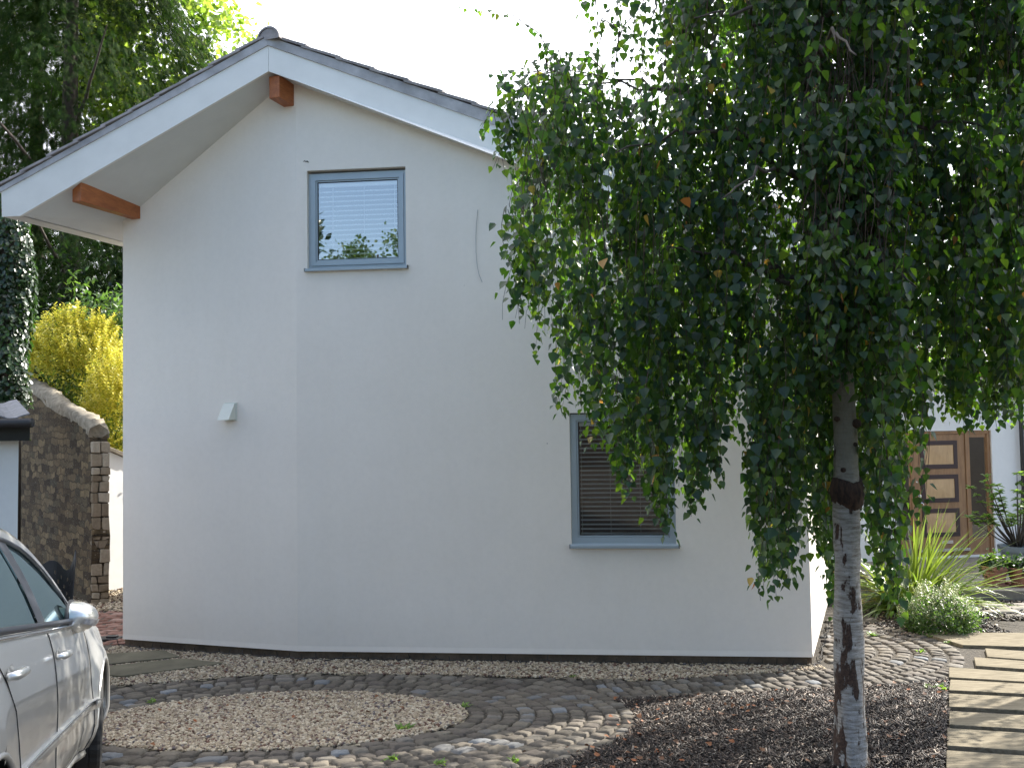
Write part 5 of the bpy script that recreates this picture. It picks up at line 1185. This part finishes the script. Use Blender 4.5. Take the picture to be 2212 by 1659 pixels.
for i in range(len(secs)-1):
    for k in range(m_-1):
        q = (i*m_+k, (i+1)*m_+k, (i+1)*m_+k+1, i*m_+k+1); c = sum((vs[j] for j in q), Vector())/4
        if any(math.hypot(c.x-a, c.z-b) < AR for a, b in wheelc) and abs(c.y) > .6: continue
        if -1.45 < c.x < .85 and (c.z > belt(c.x)+.024) and abs(c.y) < .70: continue
        fs.append(q)
used = {}
for v_i, p in enumerate(vs):     # round the arch edge
    for a, b in wheelc:
        d = math.hypot(p.x-a, p.z-b)
        if abs(d-AR) < .028 and abs(p.y) > .6: p.x = a+(p.x-a)*AR/d; p.z = b+(p.z-b)*AR/d
fs += [tuple(range(m_)), tuple((len(secs)-1)*m_+k for k in reversed(range(m_)))]
o = mesh('body', vs, fs, M['paint'], smooth=True); cadd(o); body = o
for a, b in wheelc:      # arch lips and liners
    for sy in (-1, 1):
        mb = MB(); P_ = []
        for k in range(25):
            t = math.radians(-14+208*k/24); X = a+AR*math.cos(t); z = b+AR*math.sin(t); f = max(0, min(1, (z-.2)/(belt(X)-.2))); P_.append(Vector((X, sy*(-side(X, f).y-.004), z)))
        mb.tube(P_, .012, 6); cadd(mb.build('wheel_arch', M['paint'], smooth=True))
        mb = MB(); n = 20; V0 = []
        for k in range(n+1):
            t = math.radians(-20+220*k/n)
            for yy in (.84, .52): V0.append(Vector((a+(AR+.01)*math.cos(t), sy*yy, b+(AR+.01)*math.sin(t))))
        mb.add(V0, [(2*k, 2*k+1, 2*k+3, 2*k+2) for k in range(n)]); mb.add([Vector((a+.36*math.cos(2*math.pi*k/20), sy*.52, b+.36*math.sin(2*math.pi*k/20))) for k in range(20)], [tuple(range(20))])
        cadd(mb.build('arch_liner', M['black']))
def wheel(a, b, sy, steer):
    w = bpy.data.objects.new('wheel', None); COL.objects.link(w); w.parent = car; w.location = (a, sy*(.782 if a > 0 else .762), b+.003); w.rotation_euler = (0, 0, steer)
    n = 72; prof = [(.215, .095), (.255, .105), (.290, .104), (.308, .094), (.3165, .078), (.318, .04), (.3135, .038), (.3135, .030), (.318, .028), (.319, 0), (.318, -.028), (.3135, -.030), (.3135, -.038), (.318, -.04), (.3165, -.078), (.308, -.094), (.29, -.104), (.255, -.105), (.215, -.095)]
    V0 = []; 
    for j, (r_, y_) in enumerate(prof):
        for k in range(n):
            rr = r_-(.0045 if (k % 3 == 0 and r_ > .305 and abs(y_) > .036) else 0); t = 2*math.pi*k/n+abs(y_)*.6; V0.append((rr*math.cos(t), y_, rr*math.sin(t)))
    mb = MB(); mb.add(V0, [(j*n+k, j*n+(k+1) % n, (j+1)*n+(k+1) % n, (j+1)*n+k) for j in range(len(prof)-1) for k in range(n)]); o = mb.build('tyre', M['rubber']); o.parent = w
    mb = MB(); V0 = []; rp = [(.218, -.09), (.218, .09), (.20, .085), (.195, .06), (.19, -.02)]
    rp = [(r_, y_*sy) for r_, y_ in rp]
    for r_, y_ in rp:
        for k in range(48): t = 2*math.pi*k/48; V0.append((r_*math.cos(t), y_, r_*math.sin(t)))
    mb.add(V0, [(j*48+k, j*48+(k+1) % 48, (j+1)*48+(k+1) % 48, (j+1)*48+k) for j in range(4) for k in range(48)])
    for k in range(5):
        t = 2*math.pi*k/5; c_, s_ = math.cos(t), math.sin(t); pr = [(.0, .045), (.0, -.045), (.2, -.03), (.2, .03)]; yo, yi = sy*.075, sy*.04
        mb.hexa([(r_*c_-q_*s_, yi, r_*s_+q_*c_) for r_, q_ in pr]+[(r_*c_-q_*s_, yo, r_*s_+q_*c_) for r_, q_ in pr])
    V1 = [(r_*math.cos(2*math.pi*k/24), sy*y_, r_*math.sin(2*math.pi*k/24)) for r_, y_ in ((.065, .07), (.06, .085), (.03, .09)) for k in range(24)]; mb.add(V1, [(j*24+k, j*24+(k+1) % 24, (j+1)*24+(k+1) % 24, (j+1)*24+k) for j in range(2) for k in range(24)]+[tuple(48+k for k in range(24))])
    o = mb.build('rim', M['alloy']); o.parent = w
for a, b in wheelc:
    for sy in (-1, 1): wheel(a, b, sy, R(7) if a > 0 else 0)
# greenhouse: rail curve from A-pillar foot over the roof to the C-pillar foot
RAIL = [(1.06, .77, .915), (.84, .735, 1.04), (.62, .695, 1.165), (.40, .65, 1.28), (.18, .612, 1.36), (-.10, .590, 1.405), (-.45, .585, 1.42), (-.80, .592, 1.405), (-1.05, .615, 1.355), (-1.28, .65, 1.27), (-1.50, .69, 1.165), (-1.72, .73, 1.07)]
def railat(X):
    xs = [r_[0] for r_ in RAIL][::-1]; return float(np.interp(X, xs, [r_[1] for r_ in RAIL][::-1])), float(np.interp(X, xs, [r_[2] for r_ in RAIL][::-1]))
def crom(P_, n=4):
    out = []
    for i in range(len(P_)-1):
        p0_, p1_, p2_, p3_ = [np.array(P_[max(0, min(len(P_)-1, i+d))]) for d in (-1, 0, 1, 2)]
        for k in range(n): t = k/n; out.append(.5*((2*p1_)+(-p0_+p2_)*t+(2*p0_-5*p1_+4*p2_-p3_)*t*t+(-p0_+3*p1_-3*p2_+p3_)*t**3))
    out.append(np.array(P_[-1])); return out
RS = crom(RAIL, 4)
# roof and screens: cross strips between left and right rails
def strip(name, i0, i1, mat, crown, n=12, off=0):
    mb = MB(); V0 = []
    for r_ in RS[i0:i1+1]:
        for k in range(n+1): s_ = -1+2*k/n; V0.append((r_[0]+crown[1]*(1-s_*s_), s_*(r_[1]-off), r_[2]+crown[0]*(1-s_*s_)))
    w = n+1; mb.add(V0, [(i*w+k, (i+1)*w+k, (i+1)*w+k+1, i*w+k+1) for i in range(i1-i0) for k in range(n)]); return cadd(mb.build(name, mat, smooth=True))
strip('roof', 15, 31, M['paint'], (.035, 0)); strip('windscreen', 1, 15, M['carglass'], (.035, .06)); strip('rear_window', 31, 43, M['carglass'], (.035, -.05))
def beltp(X, inset=0): return Vector((X, -(-side(X, 1).y-.015-inset), belt(X)+.03))
for sy in (-1, 1):
    fl = lambda p: Vector((p[0], p[1]*(-sy), p[2])) if True else p
    sg = lambda p: Vector((p[0], -abs(p[1])*(1 if sy < 0 else -1), p[2]))
    # painted rail
    mb = MB(); V0 = []
    for r_ in RS:
        X, y_, z_ = r_; V0 += [sg((X, y_-.03, z_+.004)), sg((X, y_+.004, z_+.012)), sg((X, y_+.022, z_-.012)), sg((X, y_+.030, z_-.042))]
    mb.add(V0, [(i*4+k, i*4+k+1, (i+1)*4+k+1, (i+1)*4+k) for i in range(len(RS)-1) for k in range(3)]); cadd(mb.build('roof_rail', M['paint'], smooth=True))
    # side windows between belt line and rail
    def sw_pt(X, f):
        y_, z_ = railat(X); a_ = np.array([X, y_+.024, z_-.045]); b_ = np.array([X, -side(X, 1).y-.018, belt(X)+.03]); p_ = b_+(a_-b_)*f; bow = .012*math.sin(math.pi*f); return sg((p_[0], p_[1]+bow, p_[2]))
    def panel(name, Xa, Xb, mat, inset=0, fa=0, fb=1, n=14):
        mb = MB(); V0 = []
        for i in range(n+1):
            X = Xa+(Xb-Xa)*i/n
            for k in range(7):
                p_ = sw_pt(X, fa+(fb-fa)*k/6); p_.y += (inset if sy < 0 else -inset); V0.append(p_)
        mb.add(V0, [(i*7+k, i*7+k+1, (i+1)*7+k+1, (i+1)*7+k) for i in range(n) for k in range(6)]); return cadd(mb.build(name, mat, smooth=True))
    def capped(Xa, Xb): return Xa, Xb
    wf = panel('side_window', -.07, .90, M['carglass'], .006); wr = panel('side_window', -1.02, -.24, M['carglass'], .006)
    panel('pillar', -.24, -.07, M['trim'], 0, n=3)
    panel('pillar', -1.62, -1.02, M['paint'], 0, n=8)
    # dark seal following the top of the glass
    mb = MB(); mb.tube([sg((r_[0], r_[1]+.028, r_[2]-.05)) for r_ in RS[1:-6]], .011, 6); cadd(mb.build('window_seal', M['trim'], smooth=True))
    mb = MB(); P_ = [sg((X, -side(X, 1).y-.006, belt(X)+.036)) for X in np.linspace(-1.45, .86, 30)]; mb.tube(P_, .014, 8); cadd(mb.build('waist_seal', M['trim'], smooth=True))
    mb = MB(); P_ = [sg((X, -side(X, 1).y+.004, belt(X)+.012)) for X in np.linspace(-1.45, .95, 30)]; mb.tube(P_, .008, 8); cadd(mb.build('chrome_strip', M['chrome'], smooth=True))
    # sail panel at the mirror foot
    mb = MB(); mb.add([sg((.72, .80, belt(.72)+.03)), sg((.98, .79, belt(.98)+.02)), sg((.72, railat(.72)[0]+.03, railat(.72)[1]-.03))], [(0, 1, 2)]); cadd(mb.build('mirror_sail', M['trim']))
    # mirror, folded back along the window
    mb = MB(); mb.tube([sg((.78, .77, .93)), sg((.76, .81, .935)), sg((.74, .84, .945))], [.045, .038, .035], 10); arm = cadd(mb.build('mirror_arm', M['black'], smooth=True))
    V0 = []; nu, nv = 18, 22
    for i in range(nu+1):
        t = math.pi*i/nu
        for k in range(nv):
            ph = 2*math.pi*k/nv; ex_ = .135; x_ = math.cos(t); r_ = math.sin(t)**.75
            yy = .125*r_*math.cos(ph); yy = yy if yy > 0 else yy*.35; V0.append(sg((.655+ex_*x_-.03*r_*math.cos(ph), .812+yy, 0.952+.083*r_*math.sin(ph)-.006*x_)))
    mb = MB(); mb.add(V0, [(i*nv+k, i*nv+(k+1) % nv, (i+1)*nv+(k+1) % nv, (i+1)*nv+k) for i in range(nu) for k in range(nv)]); hs = cadd(mb.build('wing_mirror', M['paint'], smooth=True))
    mb = MB(); P_ = []
    for a_ in np.linspace(1.25, 2.62, 16):
        x_ = math.cos(a_); r_ = math.sin(a_)**.75
        P_.append([(x_, r_, ph) for ph in (-.62, -.40, -.18)])
    V0 = [sg((.655+.139*x_-.03*r_*math.cos(ph), .816+.129*r_*math.cos(ph), 0.952+.088*r_*math.sin(ph)-.006*x_)) for row in P_ for x_, r_, ph in row]
    mb.add(V0, [(i*3+k, i*3+k+1, (i+1)*3+k+1, (i+1)*3+k) for i in range(15) for k in range(2)]); o = mb.build('indicator', M['lens'], smooth=True); o.parent = hs
    mb = MB(); V0 = []
    for t in np.linspace(0, 2*math.pi, 26): V0.append(sg((.655+.134*math.cos(t), .800, 0.949+.085*math.sin(t))))
    mb.tube(V0, .012, 6); o = mb.build('mirror_rim', M['black'], smooth=True); o.parent = hs
    # doors: seams, handles, rubbing strip
    def seam(P_, r_=.0035): mb = MB(); mb.tube([sg((X, -side(X, f).y+.0005, side(X, f).z)) for X, f in P_], r_, 4); return cadd(mb.build('door_seam', M['gasket']))
    seam([(-.155+.01*math.sin(k), .04+.96*k/16) for k in range(17)])
    seam([(.93+.05*(1-f)-.04*(1-f)**2, f) for f in np.linspace(.04, .98, 17)])
    seam([(-1.30+.0, 1.0), (-1.22, .93), (-1.12, .83), (-1.03, .70), (-.99, .55), (-.97, .4), (-.90, .22), (-.84, .06)])
    seam([(X, .045) for X in np.linspace(-.84, .96, 20)])
    for hx, key in ((-.04, True), (-1.06, False)):
        f = .90-.02*0; p_ = side(hx, .86); y_ = -p_.y
        mb = MB(); V0 = []
        for i, (r_, d_) in enumerate(((1.0, .001), (.9, .003), (.6, -.006), (.0, -.012))):
            for k in range(20): t = 2*math.pi*k/20; V0.append(sg((hx+.055*r_*math.cos(t), y_+d_+.003, p_.z+.036*r_*math.sin(t))))
        mb.add(V0, [(i*20+k, i*20+(k+1) % 20, (i+1)*20+(k+1) % 20, (i+1)*20+k) for i in range(3) for k in range(20)]); cup = cadd(mb.build('handle_cup', M['paint'], smooth=True))
        mb = MB(); mb.tube([sg((hx-.085, y_+.012, p_.z)), sg((hx-.06, y_+.038, p_.z+.002)), sg((hx-.02, y_+.046, p_.z+.004)), sg((hx+.04, y_+.046, p_.z+.004)), sg((hx+.08, y_+.036, p_.z+.002)), sg((hx+.095, y_+.01, p_.z))], [.012, .017, .016, .015, .015, .011], 12); cadd(mb.build('door_handle', M['paint'], smooth=True))
    mb = MB(); V0 = []; xs = np.linspace(-.95, 1.0, 40)
    for X in xs:
        f = (.485-.025*X-.2)/(belt(X)-.2); y_ = -side(X, f).y; zc = .485-.027*X; V0 += [sg((X, y_-.002, zc+.032)), sg((X, y_+.012, zc+.026)), sg((X, y_+.017, zc+.004)), sg((X, y_+.012, zc-.022)), sg((X, y_-.002, zc-.030))]
    mb.add(V0, [(i*5+k, i*5+k+1, (i+1)*5+k+1, (i+1)*5+k) for i in range(39) for k in range(4)]+[tuple(range(5)), tuple(195+k for k in reversed(range(5)))]); cadd(mb.build('rubbing_strip', M['paint'], smooth=False))
    mb = MB(); mb.tube([sg((X, -side(X, (.49-.2)/(belt(X)-.2)).y+.016, 0.505-.027*X)) for X in xs], .0055, 6); cadd(mb.build('strip_chrome', M['chrome'], smooth=True))
    mb = MB(); X0 = .96; y_ = -side(X0, .4).y+.014; mb.add([sg((.86, y_+.003, .487)), sg((.97, y_+.002, .487)), sg((.97, y_+.002, .462)), sg((.86, y_+.003, .462))], [(0, 1, 2, 3)]); cadd(mb.build('badge_plate', M['trim']))
    mb = MB(); mb.tube([sg((X, -side(X, 0).y+.004, .205)) for X in np.linspace(-.98, .98, 12)], .022, 8); cadd(mb.build('sill', M['paint'], smooth=True))
    mb = MB(); mb.lathe([(0, -.05), (.09, -.035), (.11, 0), (.09, .035), (0, .05)], (2.10, -.60*(1 if sy < 0 else -1), .66), 16); cadd(mb.build('headlight', M['lens'], smooth=True))
    mb = MB(); mb.box((-2.30, -.62*(1 if sy < 0 else -1), .80), (.10, .30, .16)); cadd(mb.build('tail_light', simple('red_lens', (.4, .01, .01), .2), smooth=False, bevel=.02))
# cabin
mb = MB(); mb.box((-.25, 0, .50), (2.4, 1.5, .5)); mb.box((.95, 0, .86), (.5, 1.4, .14)); cadd(mb.build('interior', M['cabin'], bevel=.02))
for X in (.05, -.95):
    for yy in (-.38, .38):
        mb = MB(); mb.box((X-.28, yy, .95), (.14, .46, .56)); mb.box((X-.30, yy, 1.27), (.09, .24, .14)); cadd(mb.build('seat', M['cabin'], bevel=.04))
mb = MB(); mb.tube([(.46+.06*math.sin(t), -.38+.17*math.cos(t), .98+.17*math.sin(t)) for t in np.linspace(0, 2*math.pi, 24)], .014, 6); cadd(mb.build('steering_wheel', M['black']))
mb = MB(); mb.box((-2.385, 0, .62), (.02, .5, .11)); cadd(mb.build('number_plate', M['creampl']))

# ================================================================ small plants and leaves on the ground
def weed(u, v, r, n=14, label='small green weed growing between the cobbles', grp='small weeds between the cobbles'):
    p = on_ground(u, v); z = float(gz(p.y))+.02; P_ = np.repeat(np.array([[p.x, p.y, z]]), n, 0)+RNG.normal(0, r*.25, (n, 3))*[1, 1, .1]
    a_ = RNG.uniform(0, 6.28, n); D_ = np.stack([np.cos(a_), np.sin(a_), RNG.uniform(.2, 1.3, n)], -1); V, Fn = place(OVAL, P_, D_, np.tile([0, 0, 1.], (n, 1))+RNG.normal(0, .2, (n, 3)), r*.7*RNG.uniform(.5, 1.1, n))
    V[:, :] -= [p.x, p.y, z]; o = npmesh('weed', V, Fn, M['weed']); o.location = (p.x, p.y, z); tag(o, label, 'weed', grp)
WL = ['weed at the right tip of the gravel circle, against the cobbles', 'dark spiky weed at the front edge of the gravel circle', 'weed at the bottom edge of the picture, left of the mulch', 'weed on the sunny cobbles by the bark mulch corner', 'weed in the cobbles behind the trunk, toward the shrub', 'pale weed in the middle of the curved cobbles right of the trunk',
      'weed at the outer edge of the curved cobbles', 'bright green weed at the corner of the long top board', 'weed in the bark mulch beside the sleepers', 'weed in the mulch nearest the cobble edge', 'weed in the shaded cobbles near the wall', 'weed beside the front wheel of the silver car', 'tuft in the long board seam behind the curved cobbles', 'weed on the sunlit cobbles near the bottom edge']
for (u, v, r), lb in zip(((1005, 1530, .07), (878, 1580, .09), (845, 1648, .07), (1110, 1652, .06), (1885, 1376, .09), (1990, 1412, .07), (2046, 1392, .06), (2085, 1372, .12), (2032, 1492, .10), (2005, 1490, .07), (1240, 1466, .05), (330, 1520, .06), (2010, 1378, .06), (950, 1656, .07)), WL):
    weed(u, v, r, 20, lb, 'small weeds in the paving')
# fallen leaves
def leavesfall(fn, bb, dens):
    x, y = scatter(fn, bb, dens); n = len(x); ax, ay, az = randframes(n, .35); V, Fn = instance(BIRCH[0]*[1, 1, 1], BIRCH[1], np.stack([x, y, gz(y)+.036+RNG.uniform(0, .008, n)], -1), ax, ay, az, RNG.uniform(.02, .05, n)); return V, Fn
V, Fn = merge([leavesfall(in_mulch, (-.6, 5.2, 4.6, 9.9), 16), leavesfall(in_oval, (-3.5, -.3, 6, 8.4), 6), leavesfall(lambda x, y: ell(x, y, 1.35) & ~ell(x, y, .95) & (x > -.5), (-.6, 1.2, 5.2, 8.), 26), leavesfall(lambda x, y: (np.abs(y-(x*.9+4.9)) < .2), (0., 1.5, 5.3, 7.), 40)])
tag(npmesh('fallen_leaves', V, Fn, M['dryleaf']), kind='stuff')

# ================================================================ out of view: what the windows mirror, and added hedges that block sky
bs = empty('opposite_house', (1.5, -13, .8), 'brown stone house across the drive, mirrored in the lower window glass', 'house')
mb = MB(); mb.hexa([(-7, -16, .5), (9, -16, .5), (9, -12, .5), (-7, -12, .5), (-7, -16, 4.6), (9, -16, 4.6), (9, -12, 4.6), (-7, -12, 4.6)]); mb.build('wall', simple('dark_brown_stone', (.035, .030, .026), .9, var=.4, scale=3), bs)
mb = MB(); mb.hexa([(-7.4, -16.4, 4.6), (9.4, -16.4, 4.6), (9.4, -11.6, 4.6), (-7.4, -11.6, 4.6), (-7.4, -14.2, 6.4), (9.4, -14.2, 6.4), (9.4, -13.8, 6.4), (-7.4, -13.8, 6.4)]); mb.build('roof', M['tile'], bs)
hp = [clumps((cx, -11+random.uniform(-1, 1), 2.8), (3.2, 1.2, 3.0), 90, 22, .35, .30, OVAL, .5) for cx in (-24, -19, -14.5, -10, 12, 16.5, 21, 26)]  # added leaf rows, dim the sky mirrored in the bungalow sidelights
V, Fn = merge(hp); h = npmesh('unseen_hedge', V, Fn, M['darkleaf']); tag(h, kind='stuff')
V, Fn = merge([clumps((-10.5, cy, 3.0), (1.2, 2.2, 3.4), 90, 22, .32, .30, OVAL, .5) for cy in (-6, -2.5, 1, 4.5)]+[clumps((-9.3, cy, 6.2), (1.3, 2.2, 2.6), 90, 22, .32, .30, OVAL, .5) for cy in (-3, 1, 4.2)]); h = npmesh('unseen_hedge', V, Fn, M['darkleaf']); tag(h, kind='stuff')  # added left of the frame, keeps blue sky light off wall facet A
gt = empty('garden_tree', (-12, -19, .8), 'round-headed tree behind the opposite house, mirrored low in the upper window', 'tree')
V, Fn = merge([clumps((-13.1, -19, 8.6), (1.1, 1.2, 2.2), 90, 24, .2, .16, ROUND, .4), clumps((-11.1, -19.5, 9.0), (1., 1.1, 2.4), 90, 24, .2, .16, ROUND, .4)]); npmesh('crown', V, Fn, M['smallgreen'], gt)
mb = MB(); mb.tube([(-12, -19, .5), (-12, -19, 10)], [.15, .05], 8); mb.build('trunk', M['bark_dark'], gt)
print('done')
